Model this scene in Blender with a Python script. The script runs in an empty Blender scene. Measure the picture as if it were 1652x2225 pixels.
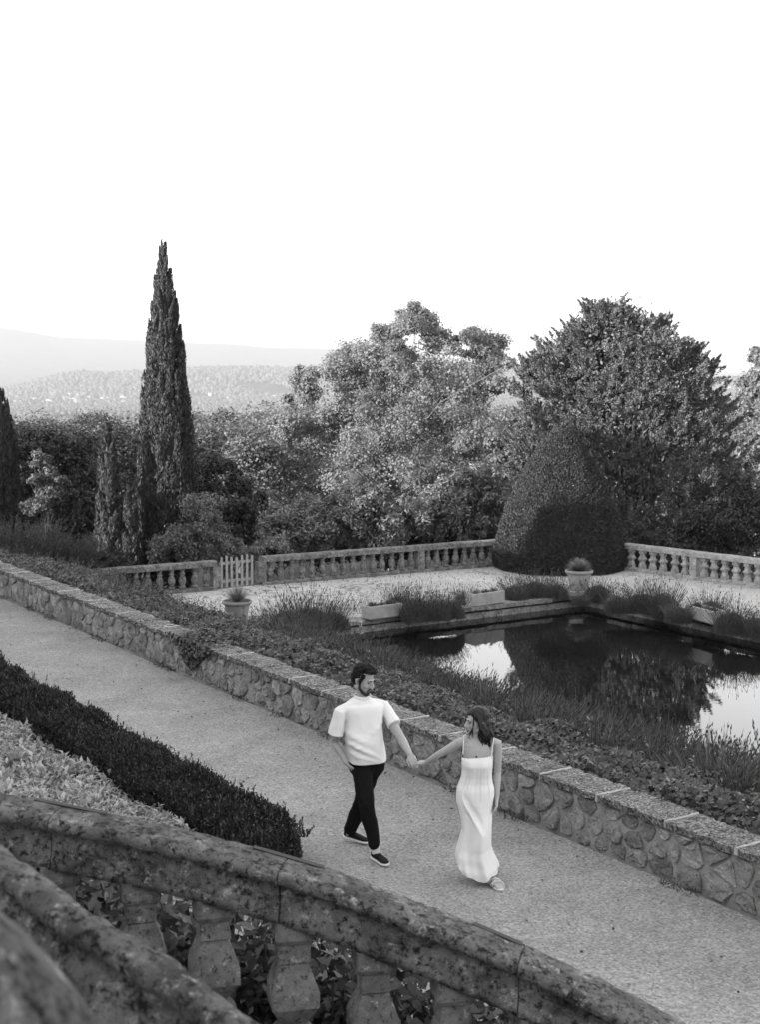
import bpy, bmesh, math, random
import numpy as np
from mathutils import Vector, Matrix, noise as mnoise
R = math.radians
SC = bpy.context.scene
COL = SC.collection
random.seed(7)
RNG = np.random.default_rng(7)

# ------------------------------------------------------------------ camera
CAM_H = 4.65                      # eye above the gravel path
FPX = 3083.0                      # focal length for a picture 2225 units tall
PITCH = math.atan(322.5 / FPX)
cam_d = bpy.data.cameras.new('camera'); cam = bpy.data.objects.new('camera', cam_d); COL.objects.link(cam)
cam.location = (0, 0, CAM_H); cam.rotation_euler = (math.pi / 2 - PITCH, 0, 0)
cam_d.sensor_fit = 'VERTICAL'; cam_d.sensor_height = 36.0; cam_d.sensor_width = 36.0
cam_d.lens = 36.0 * FPX / 2225.0
cam_d.clip_start = 0.05; cam_d.clip_end = 60000
cam_d.dof.use_dof = True; cam_d.dof.focus_distance = 13.4
cam_d.dof.aperture_fstop = 6.3
cam_d.dof.aperture_blades = 8
SC.camera = cam

# ------------------------------------------------------------------ sky and sun
SUN_EL = R(13.0)
SUN_H = Vector((-0.81, -0.58, 0)).normalized()       # horizontal direction towards the sun
w = bpy.data.worlds.new("World"); SC.world = w; w.use_nodes = True
nt = w.node_tree; nt.nodes.clear()
sky = nt.nodes.new('ShaderNodeTexSky'); sky.sky_type = 'NISHITA'; sky.sun_disc = False
sky.sun_elevation = SUN_EL; sky.sun_rotation = math.atan2(SUN_H.x, SUN_H.y)
sky.altitude = 200; sky.air_density = 2.0; sky.dust_density = 1.0; sky.ozone_density = 1.0
bw = nt.nodes.new('ShaderNodeRGBToBW'); bg = nt.nodes.new('ShaderNodeBackground'); wo = nt.nodes.new('ShaderNodeOutputWorld')
nt.links.new(sky.outputs[0], bw.inputs[0]); nt.links.new(bw.outputs[0], bg.inputs[0]); nt.links.new(bg.outputs[0], wo.inputs[0])
bg.inputs['Strength'].default_value = 0.15
sl = bpy.data.lights.new('sun', 'SUN'); sl.energy = 3.2; sl.angle = R(0.6); sl.color = (1, 1, 1)
so = bpy.data.objects.new('sun', sl); COL.objects.link(so)
to_sun = Vector((SUN_H.x * math.cos(SUN_EL), SUN_H.y * math.cos(SUN_EL), math.sin(SUN_EL)))
so.rotation_euler = (-to_sun).to_track_quat('-Z', 'Y').to_euler(); so.location = (-30, -30, 40)
SC.view_settings.view_transform = 'Standard'; SC.view_settings.look = 'None'
SC.view_settings.exposure = 2.35; SC.view_settings.gamma = 1.0; SC.view_settings.use_curve_mapping = False
SC.render.engine = 'CYCLES'
cy = SC.cycles
cy.max_bounces = 4; cy.diffuse_bounces = 2; cy.glossy_bounces = 3; cy.transmission_bounces = 3
cy.volume_bounces = 1; cy.transparent_max_bounces = 4
cy.use_adaptive_sampling = False; cy.use_light_tree = False; cy.sampling_pattern = 'BLUE_NOISE'; cy.sample_clamp_indirect = 4.0; cy.use_denoising = True; cy.caustics_reflective = False; cy.caustics_refractive = False

# ------------------------------------------------------------------ helpers
def ray(px, py):
    u = (px - 826.0) / FPX; v = (1112.5 - py) / FPX
    c, s = math.cos(PITCH), math.sin(PITCH)
    return Vector((u, c + v * s, -s + v * c))
def onz(px, py, z):
    d = ray(px, py); t = (z - CAM_H) / d.z
    return Vector((d.x * t, d.y * t, z))
def ony(px, py, Y):
    d = ray(px, py); t = Y / d.y
    return Vector((d.x * t, Y, CAM_H + d.z * t))
WS, WN = Vector((-0.5446, 0.8387, 0)), Vector((0.8387, 0.5446, 0))   # along the path (away), across it (to the right)
def W(s, n, z=0.0): return WS * s + WN * n + Vector((0, 0, z))
def sn(p): return (p.x * WS.x + p.y * WS.y, p.x * WN.x + p.y * WN.y)
WALL_ANG = math.atan2(WS.y, WS.x)

def tag(o, label=None, cat=None, group=None, kind=None):
    if label: o['label'] = label
    if cat: o['category'] = cat
    if group: o['group'] = group
    if kind: o['kind'] = kind
    return o
def empty(name, loc=(0, 0, 0), rz=0.0, label=None, cat=None, group=None):
    o = bpy.data.objects.new(name, None); o.empty_display_size = 0.1
    o.location = loc; o.rotation_euler = (0, 0, rz); COL.objects.link(o)
    return tag(o, label, cat, group)
def link(name, me, mat=None, parent=None, loc=None):
    o = bpy.data.objects.new(name, me); COL.objects.link(o)
    if mat and not me.materials: me.materials.append(mat)
    if parent is not None: o.parent = parent
    if loc is not None: o.location = loc
    return o
def np_me(name, V, F, rnd=None, smooth=False):
    V = np.ascontiguousarray(V, dtype=np.float32); F = np.ascontiguousarray(F, dtype=np.int32)
    me = bpy.data.meshes.new(name); k = F.shape[1]; m = F.shape[0]
    me.vertices.add(len(V)); me.vertices.foreach_set('co', V.ravel())
    me.loops.add(m * k); me.loops.foreach_set('vertex_index', F.ravel())
    me.polygons.add(m); me.polygons.foreach_set('loop_start', np.arange(m, dtype=np.int32) * k)
    me.update(calc_edges=True)
    if rnd is not None:
        a = me.attributes.new('rnd', 'FLOAT', 'FACE'); a.data.foreach_set('value', np.ascontiguousarray(rnd, dtype=np.float32))
    if smooth: me.polygons.foreach_set('use_smooth', np.ones(m, dtype=bool))
    return me
def bm_me(name, bm, smooth=False):
    me = bpy.data.meshes.new(name); bm.normal_update(); bm.to_mesh(me); bm.free()
    if smooth:
        for p in me.polygons: p.use_smooth = True
    return me
def copy_tree(o, parent=None):
    c = o.copy(); COL.objects.link(c)
    if parent is not None: c.parent = parent
    for ch in list(o.children): copy_tree(ch, c)
    return c
def norm(a): return a / np.maximum(np.linalg.norm(a, axis=1, keepdims=True), 1e-9)
def rvec(n): return norm(RNG.normal(size=(n, 3)))
def A(v): return np.array(v, dtype=float)

class MB:
    """collects vertices and polygons for one mesh"""
    def __init__(s): s.v = []; s.f = []
    def add(s, vs, fs):
        b = len(s.v); s.v += [tuple(v) for v in vs]; s.f += [tuple(b + i for i in f) for f in fs]
    def box(s, c, half, ax=None, jit=0.0):
        c = Vector(c); ax = ax or (Vector((1, 0, 0)), Vector((0, 1, 0)), Vector((0, 0, 1)))
        vs = []
        for k in range(8):
            sg = (1 if k & 1 else -1, 1 if k & 2 else -1, 1 if k & 4 else -1)
            p = c + ax[0] * half[0] * sg[0] + ax[1] * half[1] * sg[1] + ax[2] * half[2] * sg[2]
            if jit: p += Vector((random.uniform(-jit, jit), random.uniform(-jit, jit), random.uniform(-jit, jit)))
            vs.append(p)
        s.add(vs, [(0, 2, 3, 1), (4, 5, 7, 6), (0, 1, 5, 4), (2, 6, 7, 3), (0, 4, 6, 2), (1, 3, 7, 5)])
    def rings(s, rings, cap=True):
        b = len(s.v); n = len(rings[0])
        for r in rings: s.v += [tuple(p) for p in r]
        for i in range(len(rings) - 1):
            for j in range(n):
                a0 = b + i * n + j; a1 = b + i * n + (j + 1) % n
                s.f.append((a0, a1, a1 + n, a0 + n))
        if cap:
            s.f.append(tuple(b + j for j in reversed(range(n))))
            s.f.append(tuple(b + (len(rings) - 1) * n + j for j in range(n)))
    def tube(s, pts, rads, n=8, cap=True):
        pts = [Vector(p) for p in pts]; rings = []
        up = Vector((0.13, 0.31, 0.94)); prev = None
        for i, p in enumerate(pts):
            t = (pts[min(i + 1, len(pts) - 1)] - pts[max(i - 1, 0)]).normalized()
            a = (prev - t * prev.dot(t)) if prev is not None else t.cross(up)
            if a.length < 1e-4: a = t.cross(Vector((1, 0, 0)))
            a.normalize(); prev = a; b = t.cross(a)
            r = rads[i]; rx, ry = r if isinstance(r, (tuple, list)) else (r, r)
            rings.append([p + a * rx * math.cos(2 * math.pi * j / n) + b * ry * math.sin(2 * math.pi * j / n) for j in range(n)])
        s.rings(rings, cap)
    def lathe(s, c, prof, n=24, sq=False, rot=0.0):
        """prof: (radius, z) list from the bottom; sq: square section with cut corners"""
        c = Vector(c); rings = []
        for r, z in prof:
            if sq:
                k = 0.86; q = [(1, -k), (1, k), (k, 1), (-k, 1), (-1, k), (-1, -k), (-k, -1), (k, -1)]
                ring = []
                for x, y in q:
                    X = x * math.cos(rot) - y * math.sin(rot); Y = x * math.sin(rot) + y * math.cos(rot)
                    ring.append(c + Vector((X * r, Y * r, z)))
                rings.append(ring)
            else:
                rings.append([c + Vector((r * math.cos(2 * math.pi * j / n), r * math.sin(2 * math.pi * j / n), z)) for j in range(n)])
        s.rings(rings)
    def ellip(s, c, r, m=None, nu=16, nv=10):
        c = Vector(c); rings = []
        for i in range(1, nv):
            th = math.pi * i / nv
            rings.append([(math.sin(th) * math.cos(2 * math.pi * j / nu) * r[0], math.sin(th) * math.sin(2 * math.pi * j / nu) * r[1], -math.cos(th) * r[2]) for j in range(nu)])
        rings = [[c + (m @ Vector(p) if m else Vector(p)) for p in rg] for rg in rings]
        s.rings(rings)
    def me(s, name, smooth=False):
        me = bpy.data.meshes.new(name); me.from_pydata(s.v, [], s.f); me.update()
        if smooth: me.polygons.foreach_set('use_smooth', np.ones(len(me.polygons), dtype=bool))
        return me
    def build(s, name, mat, parent=None, smooth=False, loc=None):
        return link(name, s.me(name, smooth), mat, parent, loc)

def evald(o):
    """bake an object's modifiers into its mesh"""
    dg = bpy.context.evaluated_depsgraph_get(); dg.update()
    me = bpy.data.meshes.new_from_object(o.evaluated_get(dg)); old = o.data
    o.modifiers.clear(); o.data = me
    return o

# ------------------------------------------------------------------ materials (the photograph is black and white: every colour is a grey)
def g(v): return (v, v, v, 1.0)
def new_mat(name):
    m = bpy.data.materials.new(name); m.use_nodes = True
    t = m.node_tree; t.nodes.clear()
    out = t.nodes.new('ShaderNodeOutputMaterial'); b = t.nodes.new('ShaderNodeBsdfPrincipled')
    t.links.new(b.outputs[0], out.inputs[0])
    return m, t, b, out
def ramp(t, src, stops):
    r = t.nodes.new('ShaderNodeValToRGB'); e = r.color_ramp.elements
    e[0].position, e[0].color = stops[0][0], g(stops[0][1]); e[1].position, e[1].color = stops[1][0], g(stops[1][1])
    for p, v in stops[2:]:
        n = e.new(p); n.color = g(v)
    t.links.new(src, r.inputs[0]); return r.outputs[0]
def noise_n(t, vec, scale, detail=6, rough=0.6, dist=0.0):
    n = t.nodes.new('ShaderNodeTexNoise'); n.inputs['Scale'].default_value = scale; n.inputs['Detail'].default_value = detail
    n.inputs['Roughness'].default_value = rough; n.inputs['Distortion'].default_value = dist
    if vec is not None: t.links.new(vec, n.inputs['Vector'])
    return n.outputs['Fac']
def mixc(t, fac, a, b, mode='MIX'):
    n = t.nodes.new('ShaderNodeMix'); n.data_type = 'RGBA'; n.blend_type = mode
    for k, v in ((0, fac), (6, a), (7, b)):
        if isinstance(v, (int, float)): n.inputs[k].default_value = v if k == 0 else g(v)
        else: t.links.new(v, n.inputs[k])
    return n.outputs[2]
def coords(t, obj_random=True, world=False):
    if world:
        return t.nodes.new('ShaderNodeNewGeometry').outputs['Position']
    c = t.nodes.new('ShaderNodeTexCoord').outputs['Object']
    if not obj_random: return c
    oi = t.nodes.new('ShaderNodeObjectInfo'); mu = t.nodes.new('ShaderNodeMath'); mu.operation = 'MULTIPLY'; mu.inputs[1].default_value = 57.0
    t.links.new(oi.outputs['Random'], mu.inputs[0]); ad = t.nodes.new('ShaderNodeVectorMath'); ad.operation = 'ADD'
    t.links.new(c, ad.inputs[0]); t.links.new(mu.outputs[0], ad.inputs[1]); return ad.outputs[0]
def bump(t, b, h, strength, dist):
    n = t.nodes.new('ShaderNodeBump'); n.inputs['Strength'].default_value = strength; n.inputs['Distance'].default_value = dist
    t.links.new(h, n.inputs['Height']); t.links.new(n.outputs[0], b.inputs['Normal'])
def stone_mat(name, lo, hi, scale=3.0, lichen=0.3, lich_scale=14.0, lich_amt=0.5, dark=0.04, dark_amt=0.5, bump_s=0.6, bump_d=0.02, rough=0.92, world=False, vary=0.0):
    m, t, b, _ = new_mat(name); v = coords(t, world=world)
    n1 = noise_n(t, v, scale, 8, 0.65, 0.3); c = ramp(t, n1, [(0.3, lo), (0.7, hi)])
    n2 = noise_n(t, v, lich_scale, 9, 0.78, 0.15); k = ramp(t, n2, [(0.62 - 0.1 * lich_amt, 0.0), (0.68 - 0.06 * lich_amt, 1.0)])
    c = mixc(t, k, c, lichen)
    n3 = noise_n(t, v, lich_scale * 1.7, 9, 0.78, 0.1); k2 = ramp(t, n3, [(0.63 - 0.12 * dark_amt, 0.0), (0.72 - 0.1 * dark_amt, 1.0)])
    c = mixc(t, k2, c, dark)
    n4 = noise_n(t, v, scale * 26, 4, 0.7); c = mixc(t, 0.55, c, ramp(t, n4, [(0.25, 0.35), (0.75, 1.0)]), 'MULTIPLY')
    if vary:
        oi = t.nodes.new('ShaderNodeObjectInfo'); c = mixc(t, 1.0, c, ramp(t, oi.outputs['Random'], [(0.0, 1 - vary), (1.0, 1.0)]), 'MULTIPLY')
    t.links.new(c, b.inputs['Base Color']); b.inputs['Roughness'].default_value = rough; b.inputs['Specular IOR Level'].default_value = 0.2
    h = mixc(t, 0.5, noise_n(t, v, scale * 5, 10, 0.75), noise_n(t, v, lich_scale * 2.5, 8, 0.75)); bump(t, b, h, bump_s, bump_d)
    return m
def leaf_mat(name, lo, hi, trans=0.3, rough=0.55, spec=0.3, patch=0.0, pscale=1.0):
    m, t, b, out = new_mat(name)
    at = t.nodes.new('ShaderNodeAttribute'); at.attribute_name = 'rnd'
    c = ramp(t, at.outputs['Fac'], [(0.0, lo), (1.0, hi)])
    oi = t.nodes.new('ShaderNodeObjectInfo'); c = mixc(t, 1.0, c, ramp(t, oi.outputs['Random'], [(0.0, 0.82), (1.0, 1.0)]), 'MULTIPLY')
    t.links.new(c, b.inputs['Base Color']); b.inputs['Roughness'].default_value = rough; b.inputs['Specular IOR Level'].default_value = spec
    if trans > 0:
        tr = t.nodes.new('ShaderNodeBsdfTranslucent'); t.links.new(c, tr.inputs[0]); mx = t.nodes.new('ShaderNodeMixShader'); mx.inputs[0].default_value = trans
        t.links.new(b.outputs[0], mx.inputs[1]); t.links.new(tr.outputs[0], mx.inputs[2]); t.links.new(mx.outputs[0], out.inputs[0])
    return m
def plain_mat(name, v, rough=0.7, spec=0.3, var=0.0, scale=20.0, bump_s=0.0, bump_d=0.005, bscale=None):
    m, t, b, _ = new_mat(name); b.inputs['Roughness'].default_value = rough; b.inputs['Specular IOR Level'].default_value = spec
    if var or bump_s:
        c = coords(t); n = noise_n(t, c, scale, 6, 0.65)
        t.links.new(ramp(t, n, [(0.3, v * (1 - var)), (0.7, v * (1 + var))]), b.inputs['Base Color'])
        if bump_s: bump(t, b, noise_n(t, c, bscale or scale * 2, 6, 0.7), bump_s, bump_d)
    else: b.inputs['Base Color'].default_value = g(v)
    return m

M = {}
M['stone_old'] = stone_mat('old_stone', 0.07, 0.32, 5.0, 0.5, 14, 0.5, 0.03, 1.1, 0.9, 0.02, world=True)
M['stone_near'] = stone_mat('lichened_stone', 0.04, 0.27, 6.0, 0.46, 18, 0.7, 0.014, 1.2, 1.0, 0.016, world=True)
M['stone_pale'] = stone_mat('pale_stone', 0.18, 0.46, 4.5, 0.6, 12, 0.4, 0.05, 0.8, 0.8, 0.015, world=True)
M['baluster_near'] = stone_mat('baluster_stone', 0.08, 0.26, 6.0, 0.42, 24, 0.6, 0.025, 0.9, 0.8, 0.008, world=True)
M['rim'] = stone_mat('rim_stone', 0.1, 0.42, 4.0, 0.6, 12, 0.6, 0.04, 1.0, 1.0, 0.02, world=True)
M['coping'] = stone_mat('coping_stone', 0.09, 0.48, 6.0, 0.7, 22, 0.9, 0.028, 1.5, 1.0, 0.025, world=True)
M['rubble'] = stone_mat('rubble_stone', 0.26, 0.62, 8.0, 0.7, 26, 0.5, 0.05, 0.8, 1.0, 0.03, world=True, vary=0.5)
M['mortar'] = stone_mat('wall_mortar', 0.25, 0.45, 5.0, 0.4, 30, 0.3, 0.06, 0.6, 0.9, 0.015, world=True)
M['joint'] = stone_mat('white_mortar', 0.36, 0.58, 9.0, 0.7, 30, 0.3, 0.2, 0.2, 0.7, 0.01, world=True)
M['trough'] = stone_mat('trough_stone', 0.26, 0.44, 4.0, 0.55, 18, 0.2, 0.12, 0.2, 0.5, 0.006)
M['terracotta'] = stone_mat('weathered_terracotta', 0.2, 0.36, 3.0, 0.42, 14, 0.3, 0.12, 0.2, 0.3, 0.004)
M['wood'] = plain_mat('weathered_wood', 0.26, 0.8, 0.2, 0.25, 25, 0.3, 0.004)
M['iron'] = plain_mat('rusted_iron', 0.02, 0.65, 0.4, 0.35, 40, 0.4, 0.003)
# ------------------------------------------------------------------ terrain: terrace hill, valley, wooded hill, far mountains
TER_Z, WATER_Z = -1.3, -1.55
PX_HILL = [(-900, 880), (-300, 872), (0, 850), (60, 836), (130, 816), (180, 811), (240, 814), (310, 809), (400, 804), (520, 801), (640, 803), (760, 806), (900, 802), (1100, 806), (1400, 822), (1600, 826), (2200, 830), (2700, 840)]
PX_MTN = [(-900, 735), (-400, 722), (0, 714), (60, 720), (130, 733), (240, 737), (310, 741), (400, 745), (480, 747), (580, 753), (700, 756), (850, 768), (1000, 786), (1120, 794), (1300, 806), (1600, 815), (2000, 806), (2700, 800)]
def terrain_z(x, y):
    s = x * WS.x + y * WS.y; n = x * WN.x + y * WN.y
    d = np.hypot(np.maximum(s - 34.6, 0), np.maximum(n - 29.6, 0))
    sm = np.clip(d / 3.0, 0, 1); sm = sm * sm * (3 - 2 * sm)
    z0 = np.where(n < 9.3, -0.06, -1.75)
    near = z0 - 1.6 * sm - 100 * (1 - np.exp(-d / 900.0))
    near = np.where((s < 34.6) & (n > 29.6), near - 1.2 * sm, near)
    r = np.hypot(x, y); az = np.arctan2(x, np.maximum(y, 1e-3)); px = 826 + np.clip(np.tan(np.clip(az, -0.9, 0.9)), -0.7, 0.7) * 3100
    hy = np.interp(px, *zip(*PX_HILL)); my = np.interp(px, *zip(*PX_MTN))
    hz = CAM_H + (790 - hy) / 3100 * 5200; mz = CAM_H + (790 - my) / 3100 * 10800
    fwd = np.clip((y - 1500) / 1500, 0, 1)
    hill = np.exp(-((np.minimum(r - 5200, 0)) / 620) ** 2) * np.exp(-((np.maximum(r - 5200, 0)) / 900) ** 2)
    mtn = np.exp(-((np.minimum(r - 10800, 0)) / 1500) ** 2)
    bumps = np.sin(x / 310.0 + 1.3) * np.sin(y / 420.0) * 5 + np.sin(x / 140.0) * np.cos(y / 180.0 + 2) * 2.5
    z = near + fwd * (hill * (hz + 100) * 1.0 + mtn * (mz + 100) + bumps * np.clip(r / 3000, 0, 1) * np.where(r < 6800, 1, 3) * (1 - hill * 0.8))
    return z
def build_terrain():
    azs = np.concatenate([np.linspace(-180, -45, 28)[:-1], np.linspace(-45, 45, 301), np.linspace(45, 180, 28)[1:-1]])
    rs = np.concatenate([[0.5, 5, 12, 20, 26], np.linspace(30, 60, 31), np.geomspace(63, 12500, 120)])
    a = np.radians(azs); X = np.outer(rs, np.sin(a)); Y = np.outer(rs, np.cos(a)); Z = terrain_z(X, Y)
    V = np.stack([X, Y, Z], -1).reshape(-1, 3); na = len(azs); nr = len(rs)
    i, j = np.meshgrid(np.arange(nr - 1), np.arange(na), indexing='ij'); j2 = (j + 1) % na
    F = np.stack([i * na + j, (i + 1) * na + j, (i + 1) * na + j2, i * na + j2], -1).reshape(-1, 4)[:, ::-1]
    m, t, b, _ = new_mat('woodland_floor'); v = coords(t, world=True)
    c = ramp(t, noise_n(t, v, 0.02, 8, 0.7), [(0.35, 0.03), (0.65, 0.1)])
    c = mixc(t, 0.6, c, ramp(t, noise_n(t, v, 0.25, 6, 0.8), [(0.3, 0.3), (0.7, 1.0)]), 'MULTIPLY')
    t.links.new(c, b.inputs['Base Color']); b.inputs['Roughness'].default_value = 1.0; b.inputs['Specular IOR Level'].default_value = 0.0
    o = link('terrain', np_me('terrain', V, F, smooth=True), m); tag(o, kind='structure')
build_terrain()

def sheet(name, pts, mat, sub=0, zf=None):
    me = bpy.data.meshes.new(name); me.from_pydata([tuple(p) for p in pts], [], [tuple(range(len(pts)))]); me.update()
    return tag(link(name, me, mat), kind='structure')
# gravel path
def gravel_mat(name, lo, hi, patches, weeds=False):
    m, t, b, _ = new_mat(name); v = coords(t, world=True)
    c = ramp(t, noise_n(t, v, 38, 3, 0.75), [(0.3, lo), (0.7, hi)])
    vo = t.nodes.new('ShaderNodeTexVoronoi'); vo.inputs['Scale'].default_value = 48; t.links.new(v, vo.inputs['Vector'])
    c = mixc(t, 0.62, c, ramp(t, vo.outputs['Color'], [(0.1, 0.28), (0.9, 1.0)]), 'MULTIPLY')
    c = mixc(t, 1.0, c, ramp(t, noise_n(t, v, patches, 6, 0.6, 0.6), [(0.3, 0.72), (0.65, 1.0)]), 'MULTIPLY'); c = mixc(t, 1.0, c, ramp(t, noise_n(t, v, 5.5, 5, 0.7, 0.3), [(0.35, 0.9), (0.6, 1.0)]), 'MULTIPLY')
    sp = ramp(t, noise_n(t, v, 21, 3, 0.8), [(0.63, 0.0), (0.69, 1.0)]); c = mixc(t, sp, c, lo * 0.3)
    if weeds:
        st = t.nodes.new('ShaderNodeVectorMath'); st.operation = 'MULTIPLY'; st.inputs[1].default_value = (1, 1, 1); t.links.new(v, st.inputs[0])
        k = mixc(t, 1.0, ramp(t, noise_n(t, v, 0.45, 5, 0.6, 0.4), [(0.42, 0.0), (0.6, 1.0)]), ramp(t, noise_n(t, v, 4.2, 6, 0.75, 0.5), [(0.5, 0.0), (0.62, 1.0)]), 'MULTIPLY')
        c = mixc(t, k, c, 0.11)
    t.links.new(c, b.inputs['Base Color']); b.inputs['Roughness'].default_value = 0.95; b.inputs['Specular IOR Level'].default_value = 0.15
    h = mixc(t, 0.5, vo.outputs['Distance'], noise_n(t, v, 60, 4, 0.7)); bump(t, b, h, 0.8, 0.012)
    return m
M['gravel'] = gravel_mat('path_gravel', 0.275, 0.54, 0.9)
M['terrace_gravel'] = gravel_mat('terrace_gravel', 0.46, 0.8, 0.35, True)
M['soil'] = plain_mat('dark_soil', 0.045, 1.0, 0.0, 0.5, 3, 0.6, 0.03)
def grid_sheet(name, s0, s1, n0, n1, zf, ds, dn, mat):
    ss = np.arange(s0, s1 + 1e-6, ds); ns = np.arange(n0, n1 + 1e-6, dn)
    S, N = np.meshgrid(ss, ns, indexing='ij'); Z = zf(S, N)
    V = np.stack([S * WS.x + N * WN.x, S * WS.y + N * WN.y, Z], -1).reshape(-1, 3); k = len(ns)
    i, j = np.meshgrid(np.arange(len(ss) - 1), np.arange(k - 1), indexing='ij')
    F = np.stack([i * k + j, i * k + j + 1, (i + 1) * k + j + 1, (i + 1) * k + j], -1).reshape(-1, 4)[:, ::-1]
    return tag(link(name, np_me(name, V, F, smooth=True), mat), kind='structure')
grid_sheet('gravel_path', -14, 50, 4.9, 9.0, lambda S, N: 0.012 * np.sin(S * 0.9 + N) * np.cos(N * 1.7) + 0.004, 0.5, 0.2, M['gravel'])
grid_sheet('planting_soil', -14, 50, -4.0, 4.95, lambda S, N: -0.02 + 0 * S, 1, 0.5, M['soil'])
def bank_z(S, N):
    z = np.interp(N, [9.3, 9.6, 10.6, 11.4, 12.4, 13.9, 14.6, 20], [.36, .36, .14, -.08, -.52, -1.24, -1.34, -1.34])
    return z + 0.05 * np.sin(S * 1.1 + N * 0.7) * np.sin(N * 1.9 + S * 0.4) - np.clip(S - 35, 0, 20) * 0.12
grid_sheet('planted_bank', -14, 44, 9.3, 14.6, bank_z, 0.4, 0.25, M['soil'])
# terrace round the pond (a frame of four sheets), pond bottom and water
PS0, PS1, PN0, PN1 = 6.0, 27.4, 15.0, 24.1
flat = lambda S, N: TER_Z + 0 * S
for k, (a, b_, c, d) in enumerate([(PS1 + 0.36, 33.6, 14.3, 28.75), (-14, PS0 - 0.36, 14.3, 28.9), (PS0 - 0.36, PS1 + 0.36, PN1 + 0.36, 28.9), (PS0 - 0.36, PS1 + 0.36, 14.3, PN0 - 0.36)]):
    ds = (b_ - a) / max(1, round((b_ - a) / 1.0)); dn = (d - c) / max(1, round((d - c) / 1.0))
    grid_sheet('terrace_gravel', a, b_, c, d, flat, ds, dn, M['terrace_gravel'])
m, t, b, _ = new_mat('pond_water'); v = coords(t, world=True)
b.inputs['Base Color'].default_value = g(0.006); b.inputs['Roughness'].default_value = 0.015; b.inputs['IOR'].default_value = 1.33
b.inputs['Specular IOR Level'].default_value = 0.5
mp = t.nodes.new('ShaderNodeMapping'); mp.inputs['Scale'].default_value = (1.0, 2.2, 1.0); t.links.new(v, mp.inputs['Vector'])
bump(t, b, noise_n(t, mp.outputs[0], 2.2, 3, 0.5), 0.025, 0.02)
M['water'] = m
sheet('pond_water', [W(PS0 - .05, PN0 - .05, WATER_Z), W(PS0 - .05, PN1 + .05, WATER_Z), W(PS1 + .05, PN1 + .05, WATER_Z), W(PS1 + .05, PN0 - .05, WATER_Z)], M['water'])

# pond rim: basin wall and a coping of separate stones
def rough_slab(L, Wd, H, jit=0.012, nl=6, nw=3, seed=0):
    """an uneven stone slab, length along x, width along y, top at z=H"""
    rr = random.Random(seed); bm = bmesh.new()
    xs = [(-0.5 + i / nl) * L for i in range(nl + 1)]; ys = [(-0.5 + j / nw) * Wd for j in range(nw + 1)]
    V = {}
    for i, x in enumerate(xs):
        for j, y in enumerate(ys):
            edge = (j in (0, nw)); e2 = (i in (0, nl))
            ex = rr.uniform(-jit, jit) * (0.4 if e2 else 1); ey = rr.uniform(-jit, jit) * (1.6 if edge else 1)
            V[i, j, 1] = bm.verts.new((x + ex, y + ey, H - (0.35 * jit if (edge or e2) else 0) + rr.uniform(-jit, jit) * 0.45))
            V[i, j, 0] = bm.verts.new((x + ex * 0.7, y + ey * 0.8 + (0.012 if j == 0 else -0.012 if j == nw else 0), rr.uniform(0, jit * 0.3)))
    for i in range(nl):
        for j in range(nw):
            bm.faces.new((V[i, j, 1], V[i + 1, j, 1], V[i + 1, j + 1, 1], V[i, j + 1, 1]))
    for i in range(nl):
        bm.faces.new((V[i, 0, 0], V[i + 1, 0, 0], V[i + 1, 0, 1], V[i, 0, 1]))
        bm.faces.new((V[i + 1, nw, 0], V[i, nw, 0], V[i, nw, 1], V[i + 1, nw, 1]))
    for j in range(nw):
        bm.faces.new((V[0, j + 1, 0], V[0, j, 0], V[0, j, 1], V[0, j + 1, 1]))
        bm.faces.new((V[nl, j, 0], V[nl, j + 1, 0], V[nl, j + 1, 1], V[nl, j, 1]))
    bmesh.ops.bevel(bm, geom=[e for e in bm.edges if e.is_boundary is False and len(e.link_faces) == 2 and e.calc_face_angle(0) > 1.0], offset=0.010, segments=1, affect='EDGES')
    return bm_me('slab', bm)
pond = empty('pond_surround', W(17, 19.5, TER_Z), 0, 'weathered stone rim around the dark rectangular garden pond', 'pond rim')
def child_world(o, parent):
    o.parent = parent; o.matrix_parent_inverse = parent.matrix_world.inverted() if False else Matrix.Translation(-Vector(parent.location))
mb = MB()
ax = (WS, WN, Vector((0, 0, 1)))
hz = 0.22
for (s0, s1, n0, n1) in ((PS0 - .3, PS1 + .3, PN1, PN1 + .3), (PS1, PS1 + .3, PN0, PN1), (PS0 - .3, PS1 + .3, PN0 - .3, PN0), (PS0 - .3, PS0, PN0, PN1)):
    mb.box(W((s0 + s1) / 2, (n0 + n1) / 2, WATER_Z - 0.1 + 0.0), ((s1 - s0) / 2, (n1 - n0) / 2, 0.245), ax)
child_world(mb.build('basin_wall', M['rim']), pond)
slabs = [rough_slab(0.98, 0.5, 0.11, 0.022, 6, 3, k) for k in range(5)]
for me in slabs: me.materials.append(M['rim'])
k = 0
def rim_row(fn, ang, L):
    global k
    n = int(L / 1.0)
    for i in range(n):
        o = bpy.data.objects.new('coping_stone', slabs[k % 5]); COL.objects.link(o); k += 1
        p = fn((i + 0.5) * L / n); o.location = p + Vector((0, 0, random.uniform(-0.012, 0.012))); o.rotation_euler = (random.uniform(-.02, .02), random.uniform(-.015, .015), ang + random.uniform(-.02, .02) + (math.pi if k % 3 == 0 else 0))
        o.scale = (L / n, 1, 1); child_world(o, pond)
zc = TER_Z - 0.045
rim_row(lambda d: W(PS1 + .17, PN0 - .4 + d, zc), math.atan2(WN.y, WN.x), PN1 - PN0 + .35)
rim_row(lambda d: W(PS0 - .2 + d, PN1 + .19, zc), WALL_ANG, PS1 - PS0 + .5)
rim_row(lambda d: W(PS0 - .2 + d, PN0 - .17, zc), WALL_ANG, PS1 - PS0 + .3)

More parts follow.
